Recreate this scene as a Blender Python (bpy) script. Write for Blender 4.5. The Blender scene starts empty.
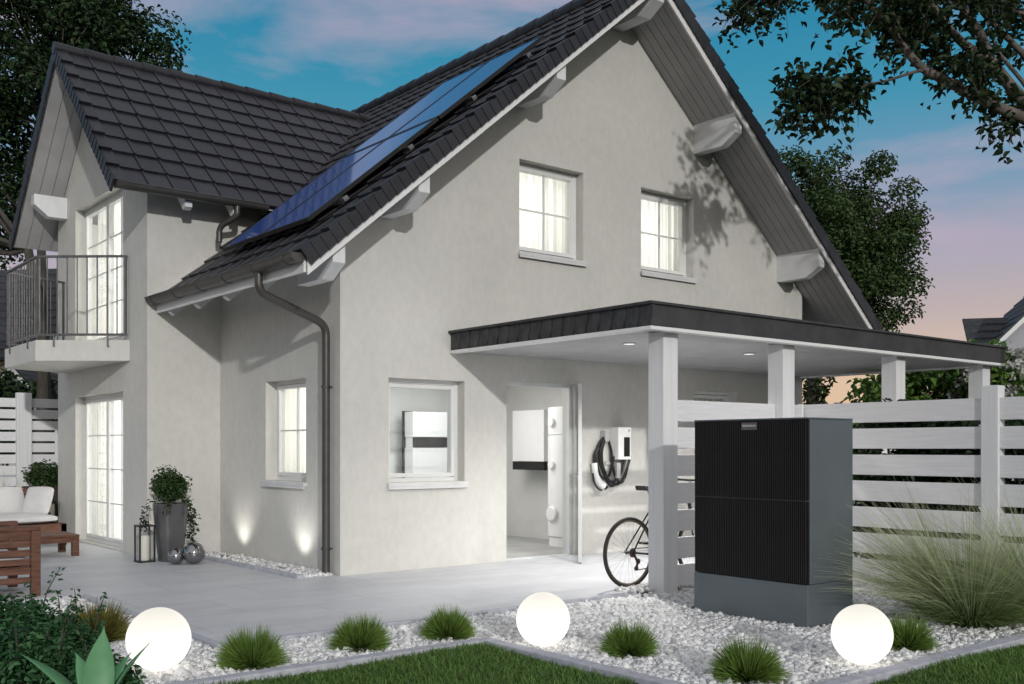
import bpy, bmesh, math, random
import numpy as np
from mathutils import Vector, Matrix
from mathutils.geometry import tessellate_polygon

random.seed(7)
RNG = np.random.default_rng(11)
S = bpy.context.scene
COL = S.collection
V = Vector
PI = math.pi

# ------------------------------------------------------------------ render / colour
S.render.engine = 'CYCLES'
S.cycles.use_denoising = True
S.cycles.max_bounces = 8
S.cycles.transparent_max_bounces = 16
S.cycles.caustics_reflective = False
S.cycles.caustics_refractive = False
S.cycles.sample_clamp_indirect = 6.0
S.view_settings.view_transform = 'Standard'
S.view_settings.look = 'None'
S.view_settings.gamma = 1
S.view_settings.exposure = 0.0

# ------------------------------------------------------------------ materials
MATS = {}


def new_mat(name):
    m = bpy.data.materials.new(name)
    m.use_nodes = True
    nt = m.node_tree
    b = nt.nodes['Principled BSDF']
    MATS[name] = m
    return m, nt, b


def N(nt, kind, **kw):
    n = nt.nodes.new(kind)
    for k, v in kw.items():
        if k in n.inputs:
            n.inputs[k].default_value = v
        else:
            setattr(n, k, v)
    return n


def coords(nt, scale=(1, 1, 1)):
    g = N(nt, 'ShaderNodeNewGeometry')
    mp = N(nt, 'ShaderNodeMapping')
    mp.inputs['Scale'].default_value = scale
    nt.links.new(g.outputs['Position'], mp.inputs['Vector'])
    return mp.outputs['Vector']


def noisy(name, c1, c2, scale=4.0, rough=0.7, bump=0.0, bscale=40.0, stretch=(1, 1, 1), metallic=0.0,
          detail=5.0, bdist=0.01, lo=0.35, hi=0.65, bstretch=None, c3=None, spec=0.4):
    """Principled with two noise-mixed colours and a noise bump."""
    m, nt, b = new_mat(name)
    v = coords(nt, stretch)
    n = N(nt, 'ShaderNodeTexNoise', Scale=scale, Detail=detail, Roughness=0.6)
    nt.links.new(v, n.inputs['Vector'])
    r = N(nt, 'ShaderNodeValToRGB')
    r.color_ramp.elements[0].position = lo
    r.color_ramp.elements[1].position = hi
    r.color_ramp.elements[0].color = (*c1, 1)
    r.color_ramp.elements[1].color = (*c2, 1)
    nt.links.new(n.outputs['Fac'], r.inputs['Fac'])
    nt.links.new(r.outputs['Color'], b.inputs['Base Color'])
    b.inputs['Roughness'].default_value = rough
    b.inputs['Metallic'].default_value = metallic
    b.inputs['Specular IOR Level'].default_value = spec
    if bump:
        v2 = coords(nt, bstretch) if bstretch else v
        n2 = N(nt, 'ShaderNodeTexNoise', Scale=bscale, Detail=4.0, Roughness=0.65)
        nt.links.new(v2, n2.inputs['Vector'])
        bp = N(nt, 'ShaderNodeBump', Strength=bump, Distance=bdist)
        nt.links.new(n2.outputs['Fac'], bp.inputs['Height'])
        nt.links.new(bp.outputs['Normal'], b.inputs['Normal'])
    return m


def leafy(name, c1, c2, trans=0.25, rough=0.55):
    """Leaf material: colour varies per leaf (random island), some light passes through."""
    m, nt, b = new_mat(name)
    g = N(nt, 'ShaderNodeNewGeometry')
    r = N(nt, 'ShaderNodeValToRGB')
    r.color_ramp.elements[0].color = (*c1, 1)
    r.color_ramp.elements[1].color = (*c2, 1)
    nt.links.new(g.outputs['Random Per Island'], r.inputs['Fac'])
    nt.links.new(r.outputs['Color'], b.inputs['Base Color'])
    b.inputs['Roughness'].default_value = rough
    b.inputs['Specular IOR Level'].default_value = 0.3
    t = N(nt, 'ShaderNodeBsdfTranslucent')
    nt.links.new(r.outputs['Color'], t.inputs['Color'])
    mx = N(nt, 'ShaderNodeMixShader', Fac=trans)
    out = nt.nodes['Material Output']
    nt.links.new(b.outputs[0], mx.inputs[1])
    nt.links.new(t.outputs[0], mx.inputs[2])
    nt.links.new(mx.outputs[0], out.inputs['Surface'])
    return m


def emitter(name, col, strength):
    m, nt, b = new_mat(name)
    b.inputs['Base Color'].default_value = (0.06, 0.06, 0.055, 1)
    b.inputs['Specular IOR Level'].default_value = 0.1
    b.inputs['Emission Color'].default_value = (*col, 1)
    b.inputs['Emission Strength'].default_value = strength
    return m


# stucco: trowelled render, faint vertical drag marks
def stucco():
    m, nt, b = new_mat('stucco')
    v = coords(nt)
    big = N(nt, 'ShaderNodeTexNoise', Scale=0.9, Detail=4.0, Roughness=0.6)
    nt.links.new(v, big.inputs['Vector'])
    vs = coords(nt, (5, 5, 3.4))
    st = N(nt, 'ShaderNodeTexNoise', Scale=2.2, Detail=5.0, Roughness=0.7)
    nt.links.new(vs, st.inputs['Vector'])
    fine = N(nt, 'ShaderNodeTexNoise', Scale=120.0, Detail=3.0, Roughness=0.6)
    nt.links.new(v, fine.inputs['Vector'])
    add = N(nt, 'ShaderNodeMath', operation='ADD')
    mul = N(nt, 'ShaderNodeMath', operation='MULTIPLY')
    mul.inputs[1].default_value = 0.55
    nt.links.new(st.outputs['Fac'], mul.inputs[0])
    mul2 = N(nt, 'ShaderNodeMath', operation='MULTIPLY')
    mul2.inputs[1].default_value = 0.45
    nt.links.new(big.outputs['Fac'], mul2.inputs[0])
    nt.links.new(mul.outputs[0], add.inputs[0])
    nt.links.new(mul2.outputs[0], add.inputs[1])
    r = N(nt, 'ShaderNodeValToRGB')
    r.color_ramp.elements[0].position = 0.36
    r.color_ramp.elements[1].position = 0.62
    r.color_ramp.elements[0].color = (0.545, 0.54, 0.512, 1)
    r.color_ramp.elements[1].color = (0.632, 0.623, 0.592, 1)
    nt.links.new(add.outputs[0], r.inputs['Fac'])
    nt.links.new(r.outputs['Color'], b.inputs['Base Color'])
    b.inputs['Roughness'].default_value = 0.93
    b.inputs['Specular IOR Level'].default_value = 0.15
    h = N(nt, 'ShaderNodeMath', operation='ADD')
    nt.links.new(st.outputs['Fac'], h.inputs[0])
    f2 = N(nt, 'ShaderNodeMath', operation='MULTIPLY')
    f2.inputs[1].default_value = 0.35
    nt.links.new(fine.outputs['Fac'], f2.inputs[0])
    nt.links.new(f2.outputs[0], h.inputs[1])
    bp = N(nt, 'ShaderNodeBump', Strength=0.32, Distance=0.010)
    nt.links.new(h.outputs[0], bp.inputs['Height'])
    nt.links.new(bp.outputs['Normal'], b.inputs['Normal'])
    return m


def glass():
    m, nt, b = new_mat('glass')
    out = nt.nodes['Material Output']
    tr = N(nt, 'ShaderNodeBsdfTransparent')
    tr.inputs['Color'].default_value = (0.93, 0.95, 0.95, 1)
    gl = N(nt, 'ShaderNodeBsdfGlossy', Roughness=0.02)
    lw = N(nt, 'ShaderNodeLayerWeight', Blend=0.5)       # Schlick reflectance of thin glass
    pw = N(nt, 'ShaderNodeMath', operation='POWER')
    pw.inputs[1].default_value = 5.0
    nt.links.new(lw.outputs['Facing'], pw.inputs[0])
    fr = N(nt, 'ShaderNodeMath', operation='MULTIPLY_ADD')
    fr.inputs[1].default_value = 0.9
    fr.inputs[2].default_value = 0.035
    nt.links.new(pw.outputs[0], fr.inputs[0])
    mx = N(nt, 'ShaderNodeMixShader')
    nt.links.new(fr.outputs[0], mx.inputs[0])
    nt.links.new(tr.outputs[0], mx.inputs[1])
    nt.links.new(gl.outputs[0], mx.inputs[2])
    nt.links.new(mx.outputs[0], out.inputs['Surface'])
    nt.nodes.remove(b)
    return m


def curtain():
    m, nt, b = new_mat('curtain')
    out = nt.nodes['Material Output']
    d = N(nt, 'ShaderNodeBsdfDiffuse')
    d.inputs['Color'].default_value = (0.84, 0.825, 0.79, 1)
    t = N(nt, 'ShaderNodeBsdfTranslucent')
    t.inputs['Color'].default_value = (0.87, 0.85, 0.81, 1)
    mx = N(nt, 'ShaderNodeMixShader', Fac=0.6)
    nt.links.new(d.outputs[0], mx.inputs[1])
    nt.links.new(t.outputs[0], mx.inputs[2])
    nt.links.new(mx.outputs[0], out.inputs['Surface'])
    nt.nodes.remove(b)
    return m


def blade_mat(name, base, tip, trans=0.3):
    """Grass blade: colour runs from root to tip along the blade (u attribute), varied per blade."""
    m, nt, b = new_mat(name)
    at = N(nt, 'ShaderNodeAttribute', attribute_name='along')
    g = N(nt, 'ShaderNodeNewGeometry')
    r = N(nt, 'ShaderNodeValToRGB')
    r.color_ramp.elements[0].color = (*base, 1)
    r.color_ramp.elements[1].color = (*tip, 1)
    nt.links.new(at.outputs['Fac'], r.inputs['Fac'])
    hs = N(nt, 'ShaderNodeHueSaturation')
    mr = N(nt, 'ShaderNodeMapRange')
    mr.inputs['To Min'].default_value = 0.6
    mr.inputs['To Max'].default_value = 1.4
    nt.links.new(g.outputs['Random Per Island'], mr.inputs['Value'])
    nt.links.new(mr.outputs[0], hs.inputs['Value'])
    m7 = N(nt, 'ShaderNodeMath', operation='MULTIPLY')
    m7.inputs[1].default_value = 7.31
    fr7 = N(nt, 'ShaderNodeMath', operation='FRACT')
    nt.links.new(g.outputs['Random Per Island'], m7.inputs[0])
    nt.links.new(m7.outputs[0], fr7.inputs[0])
    mh = N(nt, 'ShaderNodeMapRange')
    mh.inputs['To Min'].default_value = 0.47
    mh.inputs['To Max'].default_value = 0.52
    nt.links.new(fr7.outputs[0], mh.inputs['Value'])
    nt.links.new(mh.outputs[0], hs.inputs['Hue'])
    nt.links.new(r.outputs['Color'], hs.inputs['Color'])
    nt.links.new(hs.outputs['Color'], b.inputs['Base Color'])
    b.inputs['Roughness'].default_value = 0.5
    b.inputs['Specular IOR Level'].default_value = 0.3
    t = N(nt, 'ShaderNodeBsdfTranslucent')
    nt.links.new(hs.outputs['Color'], t.inputs['Color'])
    mx = N(nt, 'ShaderNodeMixShader', Fac=trans)
    out = nt.nodes['Material Output']
    nt.links.new(b.outputs[0], mx.inputs[1])
    nt.links.new(t.outputs[0], mx.inputs[2])
    nt.links.new(mx.outputs[0], out.inputs['Surface'])
    return m


def tile_mat():
    m, nt, b = new_mat('roof_tile')
    g = N(nt, 'ShaderNodeNewGeometry')
    v = coords(nt)
    n = N(nt, 'ShaderNodeTexNoise', Scale=14.0, Detail=5.0, Roughness=0.65)
    nt.links.new(v, n.inputs['Vector'])
    ad = N(nt, 'ShaderNodeMath', operation='MULTIPLY_ADD')
    nt.links.new(g.outputs['Random Per Island'], ad.inputs[0])
    ad.inputs[1].default_value = 0.35
    nt.links.new(n.outputs['Fac'], ad.inputs[2])
    r = N(nt, 'ShaderNodeValToRGB')
    r.color_ramp.elements[0].position = 0.35
    r.color_ramp.elements[1].position = 1.0
    r.color_ramp.elements[0].color = (0.008, 0.008, 0.011, 1)
    r.color_ramp.elements[1].color = (0.026, 0.026, 0.033, 1)
    nt.links.new(ad.outputs[0], r.inputs['Fac'])
    nt.links.new(r.outputs['Color'], b.inputs['Base Color'])
    b.inputs['Roughness'].default_value = 0.42
    b.inputs['Specular IOR Level'].default_value = 0.5
    bp = N(nt, 'ShaderNodeBump', Strength=0.25, Distance=0.004)
    n2 = N(nt, 'ShaderNodeTexNoise', Scale=60.0, Detail=4.0)
    nt.links.new(v, n2.inputs['Vector'])
    nt.links.new(n2.outputs['Fac'], bp.inputs['Height'])
    nt.links.new(bp.outputs['Normal'], b.inputs['Normal'])
    return m


M = {}
M['stucco'] = stucco()
M['tile'] = tile_mat()
M['glass'] = glass()
M['curtain'] = curtain()
M['white_wood'] = noisy('white_wood', (0.68, 0.69, 0.71), (0.745, 0.75, 0.765), 2.0, 0.55, 0.12, 12, (9, 2, 2), bdist=0.003)
M['post_paint'] = noisy('post_paint', (0.69, 0.70, 0.72), (0.76, 0.765, 0.78), 1.6, 0.5, 0.15, 10, (16, 16, .6), bdist=0.003)
M['fence_paint'] = noisy('fence_paint', (0.69, 0.69, 0.71), (0.765, 0.765, 0.785), 3.0, 0.5, 0.25, 14, (1, 1, 14), bdist=0.004)
M['soffit'] = noisy('soffit', (0.38, 0.375, 0.385), (0.44, 0.435, 0.445), 3.0, 0.6, 0.1, 30)
M['trim_white'] = noisy('trim_white', (0.74, 0.74, 0.75), (0.8, 0.8, 0.8), 2.0, 0.45)
M['frame_white'] = noisy('frame_white', (0.7, 0.71, 0.71), (0.77, 0.77, 0.77), 2.0, 0.35)
M['sill'] = noisy('sill_aluminium', (0.6, 0.61, 0.62), (0.68, 0.685, 0.69), 3.0, 0.4)
M['zinc'] = noisy('zinc_gutter', (0.070, 0.068, 0.064), (0.088, 0.085, 0.080), 6.0, 0.38, 0.03, 30, metallic=0.35)
M['railing'] = noisy('railing_steel', (0.10, 0.10, 0.105), (0.15, 0.15, 0.155), 8.0, 0.4, metallic=0.5)
M['slate'] = noisy('slate_shingle', (0.028, 0.029, 0.032), (0.06, 0.062, 0.066), 9.0, 0.6, 0.4, 30, bdist=0.006)
M['fascia_metal'] = noisy('fascia_sheet', (0.032, 0.033, 0.036), (0.05, 0.051, 0.055), 5.0, 0.5, 0.05, 20)
M['terrace'] = noisy('terrace_concrete', (0.50, 0.512, 0.545), (0.62, 0.632, 0.66), 1.6, 0.5, 0.12, 22,
                     (0.45, 1.7, 1), detail=8.0, bdist=0.004, lo=0.3, hi=0.7, bstretch=(0.6, 2.2, 1))
def slab_joints(m):
    nt = m.node_tree
    b = nt.nodes['Principled BSDF']
    src = b.inputs['Base Color'].links[0].from_socket
    br = N(nt, 'ShaderNodeTexBrick', offset=0.5)
    br.inputs['Scale'].default_value = 1.0
    br.inputs['Brick Width'].default_value = 1.2
    br.inputs['Row Height'].default_value = 0.8
    br.inputs['Mortar Size'].default_value = 0.004
    br.inputs['Mortar Smooth'].default_value = 0.3
    br.inputs['Color1'].default_value = (1, 1, 1, 1)
    br.inputs['Color2'].default_value = (0.95, 0.95, 0.955, 1)
    br.inputs['Mortar'].default_value = (0.62, 0.62, 0.64, 1)
    nt.links.new(coords(nt), br.inputs['Vector'])
    st = N(nt, 'ShaderNodeTexNoise', Scale=3.2, Detail=6.0, Roughness=0.7)
    nt.links.new(coords(nt), st.inputs['Vector'])
    sr = N(nt, 'ShaderNodeMapRange')
    sr.inputs['From Min'].default_value = 0.3
    sr.inputs['From Max'].default_value = 0.7
    sr.inputs['To Min'].default_value = 0.93
    sr.inputs['To Max'].default_value = 1.03
    nt.links.new(st.outputs['Fac'], sr.inputs['Value'])
    m1 = N(nt, 'ShaderNodeMixRGB', blend_type='MULTIPLY', Fac=1.0)
    m2 = N(nt, 'ShaderNodeMixRGB', blend_type='MULTIPLY', Fac=1.0)
    nt.links.new(src, m1.inputs['Color1'])
    nt.links.new(br.outputs['Color'], m1.inputs['Color2'])
    nt.links.new(m1.outputs[0], m2.inputs['Color1'])
    nt.links.new(sr.outputs[0], m2.inputs['Color2'])
    nt.links.new(m2.outputs[0], b.inputs['Base Color'])


slab_joints(M['terrace'])
M['kerb'] = noisy('kerb_concrete', (0.36, 0.37, 0.42), (0.48, 0.49, 0.54), 14.0, 0.85, 0.3, 60, bdist=0.004)
M['gravel_base'] = noisy('gravel_base', (0.40, 0.40, 0.41), (0.60, 0.60, 0.61), 40.0, 0.9, 0.8, 60, bdist=0.02)
M['soil'] = noisy('soil', (0.018, 0.024, 0.012), (0.035, 0.042, 0.02), 14.0, 0.95, 0.5, 40)
M['ground'] = noisy('ground_grass', (0.02, 0.035, 0.012), (0.04, 0.06, 0.02), 5.0, 0.95, 0.5, 30)
M['hp_grey'] = noisy('heat_pump_grey', (0.125, 0.15, 0.165), (0.14, 0.168, 0.185), 3.0, 0.38, metallic=0.35)
M['hp_black'] = noisy('heat_pump_black', (0.010, 0.010, 0.011), (0.014, 0.014, 0.015), 5.0, 0.4)
M['plate'] = noisy('badge_plate', (0.10, 0.10, 0.105), (0.12, 0.12, 0.125), 5.0, 0.4)
M['letter'] = noisy('badge_lettering', (0.6, 0.6, 0.6), (0.65, 0.65, 0.65), 5.0, 0.4)
M['white_gloss'] = noisy('white_enamel', (0.82, 0.82, 0.82), (0.86, 0.86, 0.86), 3.0, 0.25)
M['grey_plastic'] = noisy('grey_plastic', (0.42, 0.42, 0.42), (0.48, 0.48, 0.48), 5.0, 0.4)
M['black_plastic'] = noisy('black_plastic', (0.012, 0.012, 0.012), (0.02, 0.02, 0.02), 5.0, 0.35)
M['rubber'] = noisy('rubber', (0.014, 0.013, 0.012), (0.026, 0.024, 0.022), 20.0, 0.65)
M['steel'] = noisy('steel', (0.5, 0.5, 0.5), (0.62, 0.62, 0.62), 10.0, 0.25, metallic=1.0)
M['bike_frame'] = noisy('bike_frame', (0.015, 0.015, 0.016), (0.022, 0.022, 0.024), 5.0, 0.25)
M['tan_wall'] = noisy('tan_tyre_wall', (0.10, 0.075, 0.055), (0.15, 0.115, 0.085), 10.0, 0.6)
M['cassette'] = noisy('cassette_steel', (0.05, 0.035, 0.032), (0.10, 0.065, 0.055), 30.0, 0.4, metallic=0.6)
M['room_wall'] = noisy('room_wall', (0.62, 0.62, 0.605), (0.66, 0.66, 0.645), 3.0, 0.9)
M['room_floor'] = noisy('room_floor', (0.34, 0.34, 0.335), (0.42, 0.42, 0.41), 3.0, 0.5)
M['teak'] = noisy('teak', (0.085, 0.036, 0.022), (0.16, 0.072, 0.045), 6.0, 0.5, 0.2, 30, (1, 1, 8), bdist=0.003)
M['cushion'] = noisy('cushion', (0.55, 0.545, 0.555), (0.62, 0.61, 0.62), 4.0, 0.95, 0.4, 18, bdist=0.015)
M['planter'] = noisy('planter_glaze', (0.10, 0.10, 0.105), (0.14, 0.14, 0.145), 4.0, 0.28, metallic=0.4)
M['planter_brown'] = noisy('planter_brown', (0.028, 0.018, 0.014), (0.05, 0.032, 0.025), 6.0, 0.6)
M['chrome'] = noisy('dark_chrome', (0.30, 0.30, 0.31), (0.34, 0.34, 0.35), 3.0, 0.1, metallic=1.0)
M['bark'] = noisy('bark', (0.075, 0.062, 0.054), (0.17, 0.145, 0.128), 7.0, 0.9, 0.7, 16, (1, 1, 0.35), bdist=0.02)
M['bark_dark'] = noisy('bark_dark', (0.04, 0.036, 0.03), (0.09, 0.08, 0.068), 7.0, 0.9, 0.7, 16, (1, 1, 0.35), bdist=0.02)
M['neighbour_wall'] = noisy('neighbour_render', (0.40, 0.40, 0.44), (0.46, 0.46, 0.5), 2.0, 0.9)
M['neighbour_peach'] = noisy('neighbour_peach', (0.62, 0.45, 0.38), (0.68, 0.5, 0.42), 2.0, 0.9)
M['neighbour_roof'] = noisy('neighbour_roof', (0.02, 0.022, 0.026), (0.045, 0.047, 0.055), 6.0, 0.6)
M['candle'] = noisy('candle_wax', (0.74, 0.70, 0.62), (0.78, 0.74, 0.66), 4.0, 0.6)
M['stone'] = None
M['lamp'] = emitter('opal_lamp', (1.0, 0.955, 0.86), 1.0)
_nt = M['lamp'].node_tree
_g = N(_nt, 'ShaderNodeNewGeometry')
_s = N(_nt, 'ShaderNodeSeparateXYZ')
_nt.links.new(_g.outputs['Position'], _s.inputs[0])
_m = N(_nt, 'ShaderNodeMapRange')
_m.inputs['From Min'].default_value = 0.02
_m.inputs['From Max'].default_value = 0.37
_m.inputs['To Min'].default_value = 1.5
_m.inputs['To Max'].default_value = 0.84
_nt.links.new(_s.outputs['Z'], _m.inputs['Value'])
_nt.links.new(_m.outputs[0], _nt.nodes['Principled BSDF'].inputs['Emission Strength'])
M['spot_disc'] = emitter('downlight_lens', (1.0, 0.97, 0.92), 1.1)
M['uplight_lens'] = emitter('uplight_lens', (1.0, 0.98, 0.94), 2.5)
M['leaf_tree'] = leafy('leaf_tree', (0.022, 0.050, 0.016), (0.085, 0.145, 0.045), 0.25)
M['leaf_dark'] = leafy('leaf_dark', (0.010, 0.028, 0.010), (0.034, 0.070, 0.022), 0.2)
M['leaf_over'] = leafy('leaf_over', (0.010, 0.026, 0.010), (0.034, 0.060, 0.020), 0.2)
M['leaf_hedge'] = leafy('leaf_hedge', (0.05, 0.11, 0.02), (0.17, 0.30, 0.065), 0.3)
M['leaf_box'] = leafy('leaf_box', (0.018, 0.042, 0.012), (0.055, 0.105, 0.03), 0.2, 0.45)
M['leaf_shrub'] = leafy('leaf_shrub', (0.014, 0.052, 0.020), (0.065, 0.17, 0.065), 0.2, 0.5)
M['leaf_ivy'] = leafy('leaf_ivy', (0.012, 0.03, 0.008), (0.04, 0.075, 0.02), 0.2)
M['petal'] = leafy('petal', (0.45, 0.46, 0.44), (0.62, 0.62, 0.58), 0.3)
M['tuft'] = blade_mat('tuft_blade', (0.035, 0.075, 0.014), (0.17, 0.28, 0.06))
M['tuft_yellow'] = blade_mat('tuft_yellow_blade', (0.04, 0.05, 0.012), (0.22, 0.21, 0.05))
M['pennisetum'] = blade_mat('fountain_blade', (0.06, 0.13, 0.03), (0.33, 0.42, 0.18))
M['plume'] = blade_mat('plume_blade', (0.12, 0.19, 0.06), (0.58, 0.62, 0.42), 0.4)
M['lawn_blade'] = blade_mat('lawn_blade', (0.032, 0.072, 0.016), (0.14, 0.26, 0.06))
M['hosta'] = noisy('hosta_leaf', (0.085, 0.24, 0.11), (0.12, 0.30, 0.14), 6.0, 0.45)


def stone_mat():
    m, nt, b = new_mat('white_stone')
    g = N(nt, 'ShaderNodeNewGeometry')
    r = N(nt, 'ShaderNodeValToRGB')
    e = r.color_ramp.elements
    e[0].color = (0.42, 0.42, 0.43, 1)
    e[1].color = (0.88, 0.88, 0.88, 1)
    e.new(0.25).color = (0.66, 0.66, 0.665, 1)
    nt.links.new(g.outputs['Random Per Island'], r.inputs['Fac'])
    nt.links.new(r.outputs['Color'], b.inputs['Base Color'])
    b.inputs['Roughness'].default_value = 0.75
    return m


M['stone'] = stone_mat()


def solar_mat():
    m, nt, b = new_mat('solar_cell')
    b.inputs['Base Color'].default_value = (0.035, 0.115, 0.46, 1)
    b.inputs['Roughness'].default_value = 0.22
    b.inputs['Specular IOR Level'].default_value = 0.5
    b.inputs['Coat Weight'].default_value = 0.75
    b.inputs['Coat Roughness'].default_value = 0.05
    return m


M['solar'] = solar_mat()


# ------------------------------------------------------------------ mesh builder
class MB:
    def __init__(self, T=None):
        self.v, self.f = [], []
        self.T = T

    def add(self, verts, faces):
        o = len(self.v)
        if self.T is not None:
            verts = [self.T @ V(p) for p in verts]
        self.v += [tuple(p) for p in verts]
        self.f += [tuple(i + o for i in f) for f in faces]

    def box(self, x0, x1, y0, y1, z0, z1):
        self.add([(x0, y0, z0), (x1, y0, z0), (x1, y1, z0), (x0, y1, z0), (x0, y0, z1), (x1, y0, z1), (x1, y1, z1), (x0, y1, z1)],
                 [(0, 3, 2, 1), (4, 5, 6, 7), (0, 1, 5, 4), (1, 2, 6, 5), (2, 3, 7, 6), (3, 0, 4, 7)])

    def hexa(self, p):
        """8 corner points, ordered as box()."""
        self.add(p, [(0, 3, 2, 1), (4, 5, 6, 7), (0, 1, 5, 4), (1, 2, 6, 5), (2, 3, 7, 6), (3, 0, 4, 7)])

    def prism(self, poly, axis, a, b):
        """extrude 2-D polygon along axis ('x','y','z') from a to b."""
        n = len(poly)

        def pt(p, t):
            return {'x': (t, p[0], p[1]), 'y': (p[0], t, p[1]), 'z': (p[0], p[1], t)}[axis]
        vs = [pt(p, a) for p in poly] + [pt(p, b) for p in poly]
        fs = [tuple(range(n)), tuple(reversed(range(n, 2 * n)))]
        fs += [(i, (i + 1) % n, n + (i + 1) % n, n + i) for i in range(n)]
        self.add(vs, fs)

    def tube(self, pts, r, n=8, cap=True):
        pts = [V(p) for p in pts]
        rs = r if isinstance(r, (list, tuple)) else [r] * len(pts)
        t0 = (pts[1] - pts[0]).normalized()
        up = V((0, 0, 1)) if abs(t0.z) < 0.9 else V((1, 0, 0))
        a = t0.cross(up).normalized()
        rings = []
        for i, p in enumerate(pts):
            if i == 0:
                t = t0
            elif i == len(pts) - 1:
                t = (pts[i] - pts[i - 1]).normalized()
            else:
                t = ((pts[i + 1] - pts[i]).normalized() + (pts[i] - pts[i - 1]).normalized())
                t = t.normalized() if t.length > 1e-6 else (pts[i] - pts[i - 1]).normalized()
            a = (a - t * a.dot(t))
            a = a.normalized() if a.length > 1e-6 else t.orthogonal().normalized()
            bb = t.cross(a)
            rings.append([p + (a * math.cos(2 * PI * k / n) + bb * math.sin(2 * PI * k / n)) * rs[i] for k in range(n)])
        vs = [q for ring in rings for q in ring]
        fs = []
        for i in range(len(pts) - 1):
            for k in range(n):
                fs.append((i * n + k, i * n + (k + 1) % n, (i + 1) * n + (k + 1) % n, (i + 1) * n + k))
        if cap:
            fs.append(tuple(reversed(range(n))))
            fs.append(tuple((len(pts) - 1) * n + k for k in range(n)))
        self.add(vs, fs)

    def lathe(self, prof, c=(0, 0, 0), n=32, axis='z'):
        vs, fs = [], []
        for (r, z) in prof:
            for k in range(n):
                a = 2 * PI * k / n
                if axis == 'z':
                    vs.append((c[0] + r * math.cos(a), c[1] + r * math.sin(a), c[2] + z))
                elif axis == 'y':
                    vs.append((c[0] + r * math.cos(a), c[1] + z, c[2] + r * math.sin(a)))
                else:
                    vs.append((c[0] + z, c[1] + r * math.cos(a), c[2] + r * math.sin(a)))
        m = len(prof)
        for i in range(m - 1):
            for k in range(n):
                fs.append((i * n + k, i * n + (k + 1) % n, (i + 1) * n + (k + 1) % n, (i + 1) * n + k))
        fs.append(tuple(reversed(range(n))))
        fs.append(tuple((m - 1) * n + k for k in range(n)))
        self.add(vs, fs)

    def sphere(self, c, r, n=32, m=16):
        prof = [(max(1e-4, r * math.sin(PI * i / m)), -r * math.cos(PI * i / m)) for i in range(m + 1)]
        self.lathe(prof, c, n)

    def torus(self, c, R, r, axis='y', n=48, m=10):
        vs, fs = [], []
        for i in range(n):
            a = 2 * PI * i / n
            for j in range(m):
                b = 2 * PI * j / m
                q = R + r * math.cos(b)
                u, w, d = q * math.cos(a), q * math.sin(a), r * math.sin(b)
                vs.append({'y': (c[0] + u, c[1] + d, c[2] + w), 'x': (c[0] + d, c[1] + u, c[2] + w), 'z': (c[0] + u, c[1] + w, c[2] + d)}[axis])
        for i in range(n):
            for j in range(m):
                fs.append((i * m + j, ((i + 1) % n) * m + j, ((i + 1) % n) * m + (j + 1) % m, i * m + (j + 1) % m))
        self.add(vs, fs)

    def build(self, name, mat, parent=None, smooth=False, bevel=0.0, recalc=True):
        me = bpy.data.meshes.new(name)
        me.from_pydata(self.v, [], self.f)
        if recalc:
            bm = bmesh.new()
            bm.from_mesh(me)
            bmesh.ops.recalc_face_normals(bm, faces=bm.faces)
            bm.to_mesh(me)
            bm.free()
        if smooth:
            me.polygons.foreach_set('use_smooth', [True] * len(me.polygons))
            if smooth != 'all':
                try:
                    me.set_sharp_from_angle(angle=math.radians(40))
                except Exception:
                    pass
        me.materials.append(mat)
        o = bpy.data.objects.new(name, me)
        COL.objects.link(o)
        if parent is not None:
            attach(o, parent)
        if bevel:
            md = o.modifiers.new('bevel', 'BEVEL')
            md.width = bevel
            md.segments = 2
            md.limit_method = 'ANGLE'
            md.harden_normals = False
        return o


def world_of(o):
    m = o.matrix_basis.copy()
    while o.parent:
        m = o.parent.matrix_basis @ o.matrix_parent_inverse @ m
        o = o.parent
    return m


def attach(o, parent):
    """child's mesh is in world coordinates; keep it there."""
    o.parent = parent
    m = parent.matrix_basis.copy()
    q = parent
    while q.parent:
        m = q.parent.matrix_basis @ q.matrix_parent_inverse @ m
        q = q.parent
    o.matrix_parent_inverse = m.inverted()


def tag(o, label, cat, group=None, kind=None):
    o['label'] = label
    o['category'] = cat
    if group:
        o['group'] = group
    if kind:
        o['kind'] = kind
    return o


def thing(name, loc, label, cat, group=None):
    o = bpy.data.objects.new(name, None)
    o.empty_display_size = 0.1
    COL.objects.link(o)
    o.location = loc
    return tag(o, label, cat, group)


def struct(o):
    o['kind'] = 'structure'
    return o


def copy_tree(o, parent=None):
    c = o.copy()
    COL.objects.link(c)
    if parent is not None:
        c.parent = parent
    for ch in list(o.children):
        copy_tree(ch, c)
    return c


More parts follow.
